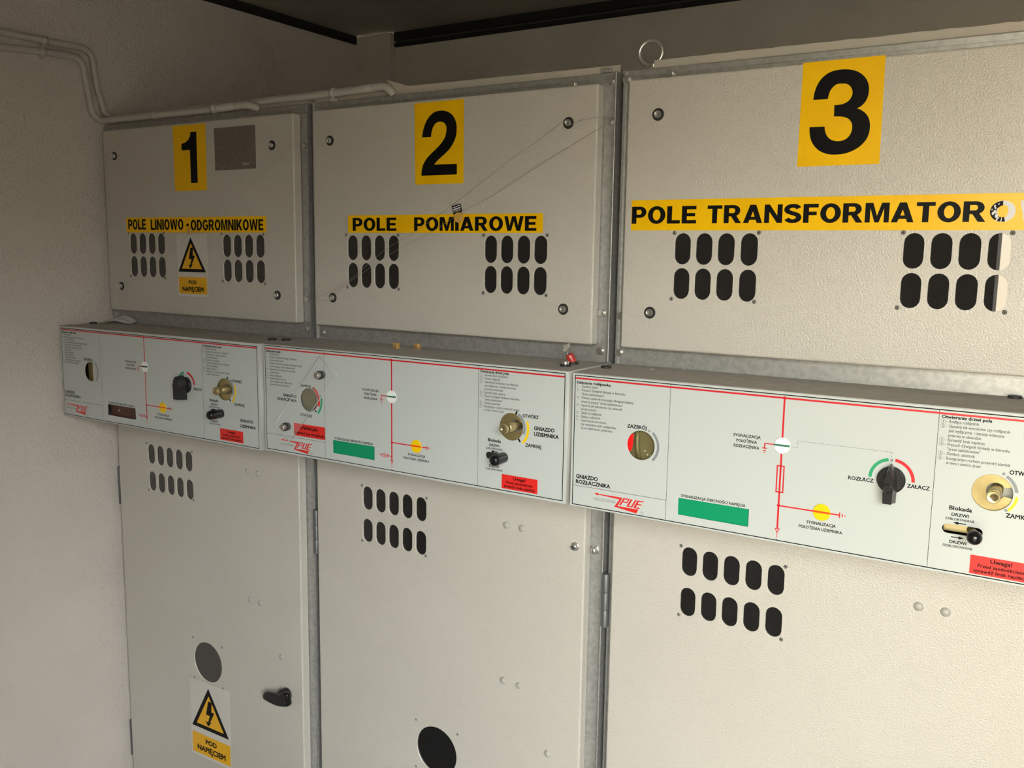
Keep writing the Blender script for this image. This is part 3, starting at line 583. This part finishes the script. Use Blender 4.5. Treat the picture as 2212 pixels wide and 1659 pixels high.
for k in range(3):
    x0, x1, zt, zb = BOX[k]; bx0, bx1, bt, bb = BORD[k]
    c = thing('control_box', BLBL[k], 'control panel', 'control boxes below the numbered doors')
    ORG[c] = Vector(((x0+x1)/2, .08, zb)); c.location = ORG[c]+Vector((0, 0, Z0))
    # folded sheet housing, open at the front under the printed panel
    b = MB(); yb = FY-.001
    b.plate([rect(x0, x1, zb, zt), rect(x0+.0022, x1-.0022, zb+.0022, zt-.0022)], .0012, yb, 'paint_light', .0010)
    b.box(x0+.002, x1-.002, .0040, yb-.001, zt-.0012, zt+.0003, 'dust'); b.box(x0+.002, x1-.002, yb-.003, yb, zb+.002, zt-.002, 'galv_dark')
    b.build('housing', c)
    vl = (.1710, .9320, 1.6898)[k]; vr = (.5544, 1.3158, 2.0854)[k]; mv = (.3466, 1.1104, 1.8727)[k]
    cx, cz, sx_, sz_, dd = SOCK[k]; lx, lz = LEFT[k]
    win = ((.1920, .3027, -.2163, -.1885), (.9533, 1.0653, -.2138, -.1865), (1.7105, 1.8272, -.2169, -.1889))[k]
    lv = ((.5750, .6230), (1.3330, 1.3815), (2.1005, 2.1510))[k]
    holes = [circ(lx, lz, .0245, 48), circ(cx, cz, .0250, 48), rect(*win), hslot(lv[0], lv[1], -.1695 if k == 2 else -.1675, .0132)]
    b = MB(); b.plate([rect(x0+.0006, x1-.0006, zb+.0006, zt-.0006)]+holes, 0, .0016, 'panel', .0006)
    # printed frame and lines
    lw = .0015
    b.fill([rect(bx0, bx1, bb, bt), rect(bx0+lw, bx1-lw, bb+lw, bt-lw)], YF, 'print')
    rz = bt-(.0041, .0065, .0055)[k]
    b.fill([rect(bx0+lw, bx1-lw, rz-.0014, rz+.0014)], YF-.0001, 'red')
    for vx_ in (vl, vr): b.fill([rect(vx_-.0003, vx_+.0003, bb, bt)], YF, 'print')
    hz = (-.1944, -.1943, -.1963)[k]; b.fill([rect(bx0, vl, hz-.0003, hz+.0003)], YF, 'print')
    # single-line diagram
    dzc = (-.0824, -.0812, -.0819)[k]; hb = (-.1752, -.1721, -.1752)[k]; zend = (-.2050, -.2080, -.2110)[k]
    b.fill([rect(mv-.0014, mv+.0014, zend, rz)], YF, 'red'); b.fill([circ(mv, rz, .0026, 18)], YF-.0002, 'red'); b.fill([circ(mv, hb, .0026, 18)], YF-.0002, 'red')
    az = zend
    b.fill([[(mv-.0043, az), (mv+.0043, az), (mv, az-.0080)], [(mv-.0022, az-.0014), (mv+.0022, az-.0014), (mv, az-.0052)]], YF, 'red')
    b.fill([rect(mv-.0005, mv+.0005, az-.0150, az-.0070)], YF, 'red'); b.fill([rect(mv-.0004, mv+.0004, bb, bb+.003)], YF, 'print')
    b.fill([rect(mv-.0268, mv-.0120, dzc-.0006, dzc+.0010)], YF, 'red'); earth_down(b, mv-.0262, dzc)
    yx = (.4085, 1.1718, 1.9370)[k]
    b.fill([rect(mv, yx-.012, hb-.0011, hb+.0011)], YF, 'red'); b.fill([rect(yx+.012, yx+.0255, hb-.0011, hb+.0011)], YF, 'red'); earth_right(b, yx+.0258, hb)
    if k == 2: b.fill([rect(mv-.0061, mv+.0061, -.1551, -.1125), rect(mv-.0041, mv+.0041, -.1531, -.1145)], YF, 'red')
    else:
        cpz = (-.2030, -.2002)[k]; b.fill([circ(mv, cpz, .0022, 16)], YF-.0002, 'red'); b.fill([rect(mv-.0105, mv, cpz-.0006, cpz+.0006)], YF, 'red')
        for i, hh in ((-.0105, .0038), (-.0082, .0038), (-.0262, .0038), (-.0290, .0024), (-.0318, .0010)): b.fill([rect(mv+i-.0006, mv+i+.0006, cpz-hh, cpz+hh)], YF, 'red')
        b.fill([rect(mv-.0262, mv-.0225, cpz-.0006, cpz+.0006)], YF, 'red'); b.fill([rect(mv-.0148, mv-.0105, cpz-.0006, cpz+.0006)], YF, 'red')
        b.fill([circ(mv-.0187, cpz, .0046, 20), circ(mv-.0187, cpz, .0035, 20)], YF, 'red')
        for s_ in (-1, 1): b.fill([line(mv-.0187-.0028, cpz-s_*.0028, mv-.0187+.0028, cpz+s_*.0028, .0010)], YF-.0001, 'red')
    rightx = mv-.0338
    for i, (s, wd) in enumerate(zip(('SYGNALIZACJA', 'POŁOŻENIA', ('ROZŁĄCZNIKA', 'ODŁĄCZNIKA', 'ROZŁĄCZNIKA')[k]), (.0430, .0325, (.0400, .0355, .0400)[k]))):
        b.text(s, mv-.0545, dzc+.0058-i*.0083, .0047, YF, 'print', wd, .024, 'C')
    b.text('SYGNALIZACJA', yx+.0003, hb-.0203, .0047, YF, 'print', .0425, .024, 'C'); b.text('POŁOŻENIA UZIEMNIKA', yx-.0005, hb-.0285, .0046, YF, 'print', .0635, .024, 'C')
    b.text('SYGNALIZACJA OBECNOŚCI NAPIĘCIA', win[0]+.0048, win[3]+.0025, .0045, YF, 'print', .1035 if k < 2 else .1063, .024)
    # left field
    hx = bx0+.0028; hzz = (-.0195, -.0168, -.0183)[k]
    b.text(('Załączanie rozłącznika:', 'Załączanie pola:', 'Załączanie rozłącznika:')[k], hx, hzz, .0046, YF, 'print', (.0640, .0455, .0660)[k], .034)
    iz = hzz-.0060; L = INSTR if k != 1 else [(s.replace('rozłącznik', 'odłącznik'), wd) for s, wd in INSTR if 'Zazbrój' not in s]
    nums = NUMS if k != 1 else ['1 -', '2 -', '', '3 -', '', '4 -', '', '5 -', '6 -', '', '']
    for i, ((s, wd), nn) in enumerate(zip(L, nums)):
        b.text(s, hx+.0108, iz-i*.0065, .0041, YF, 'print_grey', wd, .010)
        if nn: b.text(nn, hx+.0018, iz-i*.0065, .0041, YF, 'print_grey', None, .004)
    if k != 1:
        b.text('ZAZBRÓJ', lx-.0254, lz+.0272, .0061, YF, 'print', .0348, .028)
        b.fill([circ(lx+.0142, lz+.0262, .0019, 16)], YF, 'grey_print'); b.fill([arc(lx, lz, .0290, .0332, -46, 49)], YF, 'grey_print')
        gz = -.1833 if k == 2 else -.1765
        b.text('GNIAZDO', bx0+.0068, gz, .0072, YF, 'print', .0420, .036); b.text('ROZŁĄCZNIKA', bx0+.0066, gz-.0092, .0070, YF, 'print', .0662, .036)
    else:
        b.text('ZAMKNIJ', .8630, -.0838, .0060, YF, 'print', .0305, .028); b.text('OTWÓRZ', .8618, -.1462, .0060, YF, 'print', .0345, .028)
        b.text('GNIAZDO', .8115, -.1088, .0060, YF, 'print', .0396, .036); b.text('ODŁĄCZNIKA', .7935, -.1182, .0060, YF, 'print', .0580, .036)
        b.fill([arc(lx, lz, .0262, .0318, -22, 60)], YF, 'sticker_red'); b.fill([arc(lx, lz, .0338, .0385, -46, 20)], YF, 'green_print')
        for a in (63, -48): b.fill([line(lx+.0268*math.cos(math.radians(a)), lz+.0268*math.sin(math.radians(a)), lx+.0315*math.cos(math.radians(a)), lz+.0315*math.sin(math.radians(a)), .0034)], YF, 'print')
    logo(b, (-1543, -756, 0)[k], (.5, 1.6, 0)[k])
    # middle field of the outer boxes: the switch scale
    if k == 2:
        kx, kz = 2.0300, -.1115
        b.fill([arc(kx, kz, .0266, .0312, 101, 180)], YF, 'green_print'); b.fill([arc(kx, kz, .0266, .0312, 0, 83)], YF, 'red'); b.fill([circ(2.0287, -.0835, .0021, 18)], YF, 'grey_print')
        b.text('ROZŁĄCZ', 1.9712, -.1196, .0056, YF, 'print', .0353, .028); b.text('ZAŁĄCZ', 2.0514, -.1198, .0056, YF, 'print', .0296, .028)
        path = [(1.8870, -.0824), (1.8960, -.0824), (1.8960, -.0719), (2.0284, -.0719), (2.0284, -.0815)]
        for (ax, az_), (bx_, bz_) in zip(path, path[1:]):
            d_ = math.hypot(bx_-ax, bz_-az_); n = max(1, int(d_/.0040))
            for i in range(n):
                t0, t1 = i/n, (i+.55)/n; b.fill([line(ax+(bx_-ax)*t0, az_+(bz_-az_)*t0, ax+(bx_-ax)*t1, az_+(bz_-az_)*t1, .0006)], YF, 'print_grey')
    elif k == 0:
        kx, kz = .4955, -.1130
        b.fill([arc(kx, kz, .0266, .0312, 101, 180)], YF, 'green_print'); b.fill([arc(kx, kz, .0270, .0318, 5, 80)], YF, 'red')
        b.text('ROZŁĄCZ', .4450, -.1215, .0056, YF, 'print', .0300, .028); b.text('ZAŁĄCZ', .5215, -.1222, .0056, YF, 'print', .0290, .028)
    # right field
    hz2 = (-.0195, -.0157, -.0157)[k]
    b.text('Otwieranie drzwi pola', vr+.0033, hz2, .0048, YF, 'print', .0620, .034)
    L = OPEN2 if k == 1 else OPEN3
    for i, (nn, s, wd) in enumerate(L):
        z = hz2-.0058-i*.0064
        b.text(s, vr+.0132, z, .0041, YF, 'print_grey', wd, .010)
        if nn:
            b.text(nn, vr+.0055, z, .0038, YF, 'print_grey', None, .004, 'C'); b.text('-', vr+.0100, z, .0038, YF, 'print_grey', None, .004, 'C')
            b.fill([circ(vr+.0055, z+.0019, .0030, 16), circ(vr+.0055, z+.0019, .0027, 16)], YF, 'print_grey')
    if k == 2:
        b.fill([circ(2.1698, -.0831, .0021, 16), ], YF, 'grey_print'); b.fill([circ(2.1763, -.1322, .0021, 16)], YF, 'grey_print')
        b.fill([arc(cx, cz, .0272, .0314, 8, 58)], YF, 'grey_print'); b.fill([arc(cx, cz, .0280, .0316, -46, -3)], YF, 'disc_yellow')
        b.text('OTWÓRZ', 2.1762, -.0829, .0062, YF, 'print', .0330, .028); b.text('ZAMKNIJ', 2.1766, -.1421, .0062, YF, 'print', .0330, .028)
        b.text('GNIAZDO', 2.2040, -.1092, .0070, YF, 'print', .0420, .036); b.text('UZIEMNIKA', 2.2040, -.1194, .0070, YF, 'print', .0500, .036)
    else:
        for a in (68, -52): b.fill([line(cx+.0255*math.cos(math.radians(a)), cz+.0255*math.sin(math.radians(a)), cx+.0322*math.cos(math.radians(a)), cz+.0322*math.sin(math.radians(a)), .0034)], YF, 'print')
        b.fill([arc(cx, cz, .0262, .0308, -22, 60)], YF, 'grey_print'); b.fill([arc(cx, cz, .0338, .0384, -47, 22)], YF, 'disc_yellow')
        if k == 1:
            b.text('OTWÓRZ', 1.4116, -.0889, .0062, YF, 'print', .0328, .028); b.text('ZAMKNIJ', 1.4184, -.1414, .0062, YF, 'print', .0325, .028)
            b.text('GNIAZDO', 1.4356, -.1092, .0071, YF, 'print', .0418, .036); b.text('UZIEMNIKA', 1.4358, -.1196, .0071, YF, 'print', .0503, .036)
        else:
            b.text('OTWÓRZ', .6508, -.0930, .0062, YF, 'print', .0330, .028); b.text('ZAMKNIJ', .6580, -.1450, .0062, YF, 'print', .0322, .028)
            b.text('GNIAZDO', .6755, -.1795, .0068, YF, 'print', .0418, .036); b.text('UZIEMNIKA', .6752, -.1918, .0068, YF, 'print', .0498, .036)
    mx = ((.5910), 1.3520, 2.1217)[k]; oz = (-.0015, .0, -.0010)[k]
    b.text('Blokada', mx, -.1413+oz, .0060, YF, 'print', .0287, .028, 'C'); b.text('DRZWI', mx, -.1497+oz, .0045, YF, 'print', .0214, .028, 'C'); b.text('ZABLOKOWANE', mx, -.1556+oz, .0034, YF, 'print', .0366, .016, 'C')
    black_arrow(b, mx+.0083, -.1590+oz, -1); black_arrow(b, mx-.0090, -.1795+oz, 1)
    b.text('DRZWI', mx, -.1885+oz, .0044, YF, 'print', .0214, .028, 'C'); b.text('ODBLOKOWANE', mx, -.1942+oz, .0034, YF, 'print', .0374, .016, 'C')
    tag(b.build('faceplate', c), 'silver-grey printed front panel')
    # red note stickers
    sx0 = (.6085, 1.3693, 2.1389)[k]; st = (-.2015, -.1982, -.2010)[k]; sb = st-.0263; wdd = .0756
    b = MB(); b.plate([rect(sx0, sx0+wdd, sb, st)], -.0006, .0001, 'sticker_red')
    b.text('Uwaga!', sx0+wdd/2, st-.0082, .0058, -.0008, 'print', .0265, .024, 'C'); b.text('Przed zamknięciem', sx0+wdd/2, st-.0160, .0050, -.0008, 'print', .0560, .024, 'C'); b.text('sprawdź brak napięcia', sx0+wdd/2, st-.0233, .0050, -.0008, 'print', .0655, .024, 'C')
    tag(b.build('warning_sticker', c), 'red sticker with black lettering')
    if k == 1:
        b = MB(); b.plate([rect(.8425, .9318, -.1895, -.1629)], -.0006, .0001, 'sticker_red')
        b.text('UWAGA!', .8865, -.1748, .0075, -.0008, 'print', .0500, .036, 'C'); b.text('otwierać bez obciążenia', .8870, -.1853, .0062, -.0008, 'print', .0850, .024, 'C')
        tag(b.build('warning_sticker', c), 'red sticker with black lettering partly under the clear cover')
    # indicators
    indicator(c, 'position_indicator', mv+.0002, dzc, .0124, 'white', 'print' if k == 0 else 'bar_green', 'white indicator disc')
    indicator(c, 'earth_indicator', yx, hb, .0127, 'disc_yellow', 'disc_bar', 'yellow indicator disc with a red bar')
    # voltage window
    b = MB(); g = .004
    if k == 0:
        b.plate([rect(win[0]-g, win[1]+g, win[2]-g, win[3]+g)], .012, .0135, 'copper')
        for i, fx in enumerate((.27, .50, .74, .90)): b.cyl((win[0]+(win[1]-win[0])*fx, .012, -.2030), (win[0]+(win[1]-win[0])*fx, .0105, -.2030), .0022, 'rubber' if i % 3 else 'steel', 14)
        tag(b.build('voltage_window', c), 'open dark window with a reddish board inside')
    else:
        b.plate([rect(win[0]-g, win[1]+g, win[2]-g, win[3]+g)], .0030, .0045, 'green'); tag(b.build('voltage_window', c), 'green rectangular voltage insert')
    # left socket
    b = MB()
    if k == 0:
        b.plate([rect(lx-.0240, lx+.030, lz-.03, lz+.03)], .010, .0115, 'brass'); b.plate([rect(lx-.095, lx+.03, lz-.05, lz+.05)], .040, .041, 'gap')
        b.plate([rect(lx+.0050, lx+.0350, lz-.03, lz+.03)], .0035, .005, 'paint_light')
    else:
        b.plate([circ(lx, lz, .030, 40)], .010, .0115, 'brass_dark')
        if k == 2:
            b.tube([(lx-.0105, .0095, lz+.025), (lx-.0100, .0075, lz+.006), (lx-.0092, .0070, lz-.006), (lx-.0060, .0095, lz-.026)], .004, 'brass_dark', 14)
            b.plate([[(lx-.0300, lz-.012), (lx-.0195, lz-.013), (lx-.0165, lz-.004), (lx-.0152, lz+.006), (lx-.0155, lz+.017), (lx-.0300, lz+.018)]], .0035, .006, 'lens', .0008)
            for px, pz in ((.0085, -.0165), (.0145, -.0175), (.0035, -.0105)): b.ball((lx+px, .0098, lz+pz), .0014, 'sign', (1, .4, 1), 10)
    tag(b.build('drive_socket', c), 'round opening with an olive brass plate inside')
    bolt_socket(c, k); ball_lever(c, k)
    if k == 2: rotary(c, 2.0302, -.1113, 2)
    if k == 0: rotary(c, .4955, -.1130, 0)
    if k == 1:
        b = MB(); q = [(.9252, -.0140), (.9732, -.0500), (.8352, -.2050), (.7912, -.1706)]
        b.plate([q], -.0085, -.0060, 'clear'); mxq, mzq = sum(p[0] for p in q)/4, sum(p[1] for p in q)/4
        b.plate([q, [(mxq+(x-mxq)*.984, mzq+(z-mzq)*.988) for x, z in q]], -.0086, -.0060, 'clear_edge'); cov = tag(b.build('clear_cover', c), 'clear diamond-set plastic cover')
        for px, pz in ((.9268, -.0530), (.8248, -.1726)):
            b = MB(); b.cyl((px, -.0001, pz), (px, -.0060, pz), .0085, 'rubber', 24); b.cyl((px, -.0085, pz), (px, -.0098, pz), .0088, 'rubber', 24); b.cyl((px, -.0098, pz), (px, -.0200, pz), .0062, 'steel', 22, .0012); b.build('cover_bolt', cov)
    # caps in the top of the box
    for px, py in {0: [(.0130, .088), (.6960, .080), (.7280, .092)], 1: [(1.4575, .1000)], 2: [(1.5295, .0890), (2.1660, .150)]}[k]:
        b = MB(); b.cyl((px, py, zt), (px, py, zt+.0042), .0095, 'rubber', 24, .001); b.build('blanking_cap', c)
    if k == 1:
        b = MB(); b.cyl((1.4605, .0640, 0), (1.4605, .0640, .0042), .0100, 'rubber', 24, .001); b.cyl((1.4605, .0640, .0042), (1.4605, .0640, .0095), .0066, 'steel', 20, .001); tag(b.build('key_lock', c), 'small steel lock barrel in a black cap')

# ------------------------------------------------------------------ loose things on the boxes
b = MB(); b.cyl((1.4560, .1010, .0044), (1.4490, .0960, .0185), .0075, 'tag_red', 18, .002); kr = tag(b.build('key'), 'red-headed key with a grey tag on top of the middle control box', 'key')
b = MB(); bm = bmesh.new()
q = [(1.4345, .0990, .0225), (1.4425, .0960, .0225), (1.4510, .0935, .0315), (1.4490, .0945, .0385), (1.4375, .0990, .0335)]
A = [bm.verts.new(Vector(p)) for p in q]; B2 = [bm.verts.new(Vector(p)+Vector((.0006, .0018, .0004))) for p in q]; bm.faces.new(A); bm.faces.new(B2[::-1])
for i in range(5): bm.faces.new((A[i], B2[i], B2[(i+1) % 5], A[(i+1) % 5]))
bmesh.ops.recalc_face_normals(bm, faces=bm.faces[:]); b.add_bm(bm, 'cover'); b.tube([(1.4440, .0965, .0235), (1.4465, .0955, .0205), (1.4480, .0955, .0170)], .0008, 'steel', 8); tag(b.build('key_tag', kr), 'small grey tag')
for i, (px, py) in enumerate(((1.0390, .1010), (1.0800, .1190))):
    a = thing('lead_seal', ('amber seal without wire, left one of two on middle control box', 'amber seal with a curling wire, right one of two on middle control box')[i], 'seal', 'amber plastic seals on the middle control box')
    b = MB(); b.box(px-.0062, px+.0062, py-.004, py+.004, .0004, .0125, 'amber', .001); b.build('seal_body', a)
    b = MB(); b.cyl((px, py-.0046, .0085), (px, py+.0046, .0085), .0026, 'brass_light', 14); b.cyl((px-.003, py-.0044, .0035), (px+.004, py-.0044, .0035), .0018, 'brass_light', 12); b.build('seal_insert', a)
    if i:
        b = MB(); b.tube(catmull([(px, py, .0122), (px+.006, py-.002, .020), (px+.022, py-.006, .033), (px+.031, py-.004, .050), (px+.024, py, .068)]), .0004, 'steel', 6); b.tube(catmull([(px-.016, py-.016, .0008), (px-.004, py-.013, .0008), (px+.008, py-.008, .0010), (px+.006, py, .0120)]), .0005, 'steel', 6); b.build('seal_wire', a)
# curled paper on the left box
b = MB(); bm = bmesh.new(); rows = []; N = 10
for i in range(N+1):
    t = i/N; x = .002+.098*t; lift = .0045+.0110*math.sin(PI*t)-.0030*t
    rows.append([bm.verts.new(Vector((x, y0_, zz_-.002))) for y0_, zz_ in ((.112+.016*t, lift*.5+.001), (.134+.008*t, lift), (.157, lift+.0060))])
for r0, r1 in zip(rows, rows[1:]):
    for j in range(2): bm.faces.new((r0[j], r1[j], r1[j+1], r0[j+1]))
bmesh.ops.solidify(bm, geom=bm.faces[:], thickness=.0005); bmesh.ops.recalc_face_normals(bm, faces=bm.faces[:]); b.add_bm(bm, 'paper', True)
tag(b.build('paper_strip'), 'curled strip of white paper lying on the left control box', 'paper')
for (px, py), lb in zip(((1.6023, .1250), (1.6492, .1560)), ('larger white chip of paint on the right control box', 'smaller white chip of paint on the right control box, near the cabinet')):
    b = MB(); r = .0028 if px < 1.62 else .0020
    b.lathe([(r, 0), (r*.8, .0007), None, (0, .0009)], (px, py, .0003), (0, 0, 1), 'white', 7); tag(b.build('paint_chip'), lb, 'debris', 'white paint chips on the right control box')

# ------------------------------------------------------------------ seal wires across the doors
def wire(name, label, runs, r=.00032, y=UY-.0018):
    t = thing(name, label, 'wire'); ORG[t] = Vector((runs[0][0][0]/1000, y, runs[0][0][1]/1000)); t.location = ORG[t]+Vector((0, 0, Z0))
    for R in runs:
        b = MB(); b.tube(catmull([(p[0]/1000, (p[2] if len(p) > 2 else y), p[1]/1000) for p in R], 5), r, 'wire', 6); b.build('strand', t)
    return t
t = wire('seal_wire', 'sealing wire with a small tag and ochre seal across the middle upper door', [
    [(1482, 440, FY-.006), (1471, 443), (1440, 440), (1412, 433), (1403.7, 440.9), (1345, 407), (1290.3, 377.7), (1170.8, 305.1), (1064.6, 244.6), (975.8, 202.2), (868.2, 132.5), (774.8, 93.3), (764, 90)],
    [(1482, 437, FY-.006), (1472.2, 421.7), (1373.4, 374.3), (1246.3, 309.5), (1182, 282.9), (1100, 240), (1008.6, 202.6), (881.5, 136.1), (836.8, 110), (824.4, 101)], [(764, 91), (790, 88), (818, 91)]])
b = MB(); b.cyl((1.1688, UY-.002, .2690), (1.1688, UY-.0070, .2690), .0105, 'wax', 18, .002); b.build('wax_seal', t)
b = MB(); ca, sa = math.cos(.25), math.sin(.25)
R2 = lambda x0, x1, z0, z1: [(1.1637+(x*ca-z*sa)/1000, .2860+(x*sa+z*ca)/1000) for x, z in rect(x0, x1, z0, z1)]
b.plate([R2(-11, 11, -8, 8)], UY-.0030, UY-.0022, 'print')
for q in ((-9, 3, 3.4, 5), (4, 9.5, 3.6, 6), (-10, 10, -1.2, 1.4)): b.fill([R2(*q)], UY-.0033, 'silver')
for i in range(9): b.fill([R2(-9+i*2.1, -8+i*2.1, -5.5, -2.6)], UY-.0033, 'silver')
tag(b.build('seal_tag', t), 'small black and white tag')
t = wire('seal_wire', 'faint sealing wire across the leftmost upper door, below its data plate', [[(720, 433, FY-.006), (709, 431), (668, 405), (560, 345), (462, 290), (390, 252), (352, 244)], [(720, 430, FY-.006), (709, 428), (650, 436)], [(352, 242), (300, 205), (215, 160), (120, 118), (66, 100)]], .00025)
b = MB(); b.cyl((.3515, UY-.002, .2430), (.3515, UY-.0060, .2430), .0080, 'wax', 16, .002); b.build('wax_seal', t)
# a loose wire end over the middle box's edge
b = MB(); b.tube([(1.1075, -.0012, -.0100), (1.1100, -.0014, -.0020), (1.1115, .0010, .0010), (1.1130, .0060, .0012)], .0005, 'steel', 6); tag(b.build('wire_scrap'), 'short pale wire end hooked over the top edge of the middle control box', 'wire')

# ------------------------------------------------------------------ conduits
def conduit(label, path, r, clips, corr):
    t = thing('cable_conduit', label, 'conduit', 'white plastic cable conduits in the left corner'); ORG[t] = Vector(path[0]); t.location = ORG[t]+Vector((0, 0, Z0))
    b = MB(); b.tube(path, r, 'pvc', 16); b.build('pipe', t)
    for p, ax in clips:
        b = MB(); p = Vector(p); a = Vector(ax); b.tube([p-a*.006, p+a*.006], r+.0022, 'pvc', 16)
        if abs(a.y) > .5: b.box(WX+.0005, p.x, p.y-.005, p.y+.005, p.z-r-.008, p.z+r+.004, 'pvc', .001)
        else: b.box(p.x-.006, p.x+.006, p.y-.004, p.y+.006, .5205, p.z-r*.4, 'pvc', .001)
        b.build('pipe_clip', t)
    if corr:
        b = MB(); P = catmull(corr, 8); n = len(P)
        b.tube(P, r, 'pvc', 16, False, [r*(1.10 if i % 2 else .96) for i in range(n)]); b.build('corrugated_sleeve', t)
cx_ = WX+.0105
yz = lambda y, z: (cx_, y, z)
up = [yz(-1.395, .694), yz(-.6, .699), yz(-.1, .7045), yz(.02, .706), yz(.085, .707)] + [yz(.105+.032*math.sin(t), .675+.032*math.cos(t)) for t in [math.radians(a) for a in range(0, 91, 15)]] + [yz(.143, .62), yz(.158, .57)]
up += catmull([yz(.160, .556), (cx_+.004, .176, .5445), (cx_+.022, .184, .5420)], 4)[0:] + [(.25, .185, .5420), (.48, .184, .5420)] + catmull([(.50, .183, .5420), (.56, .172, .5400), (.62, .1625, .5385)], 5) + [(.75, .1615, .5385), (.90, .1610, .5400), (.93, .1610, .5410)]
conduit('upper white conduit that bends down behind the other one and runs on over cabinet 2', up, .0085, [(yz(.006, .7055), (0, 1, 0)), ((.815, .1613, .5390), (1, 0, 0))], [(.925, .1610, .5410), (.945, .1610, .5420), (.960, .1615, .5400), (.973, .163, .5325), (.978, .168, .5235)])
lo = [yz(-1.395, .652), yz(-.6, .660), yz(-.115, .669), yz(0, .678), yz(.060, .681)] + [yz(.080+.030*math.sin(t), .651+.030*math.cos(t)) for t in [math.radians(a) for a in range(0, 91, 15)]] + [yz(.118, .60), yz(.126, .555)]
lo += catmull([yz(.130, .545), (cx_+.003, .140, .5345), (cx_+.014, .149, .5305), (.03, .150, .530)], 4) + [(.22, .150, .530), (.44, .150, .5300), (.52, .150, .5315)]
conduit('lower white conduit that turns onto the top edge of cabinet 1', lo, .0085, [(yz(-.001, .678), (0, 1, 0)), ((.221, .150, .530), (1, 0, 0)), ((.443, .150, .530), (1, 0, 0))], [(.518, .150, .5315), (.540, .150, .5320), (.556, .152, .5310), (.570, .158, .5270), (.575, .166, .5240)])
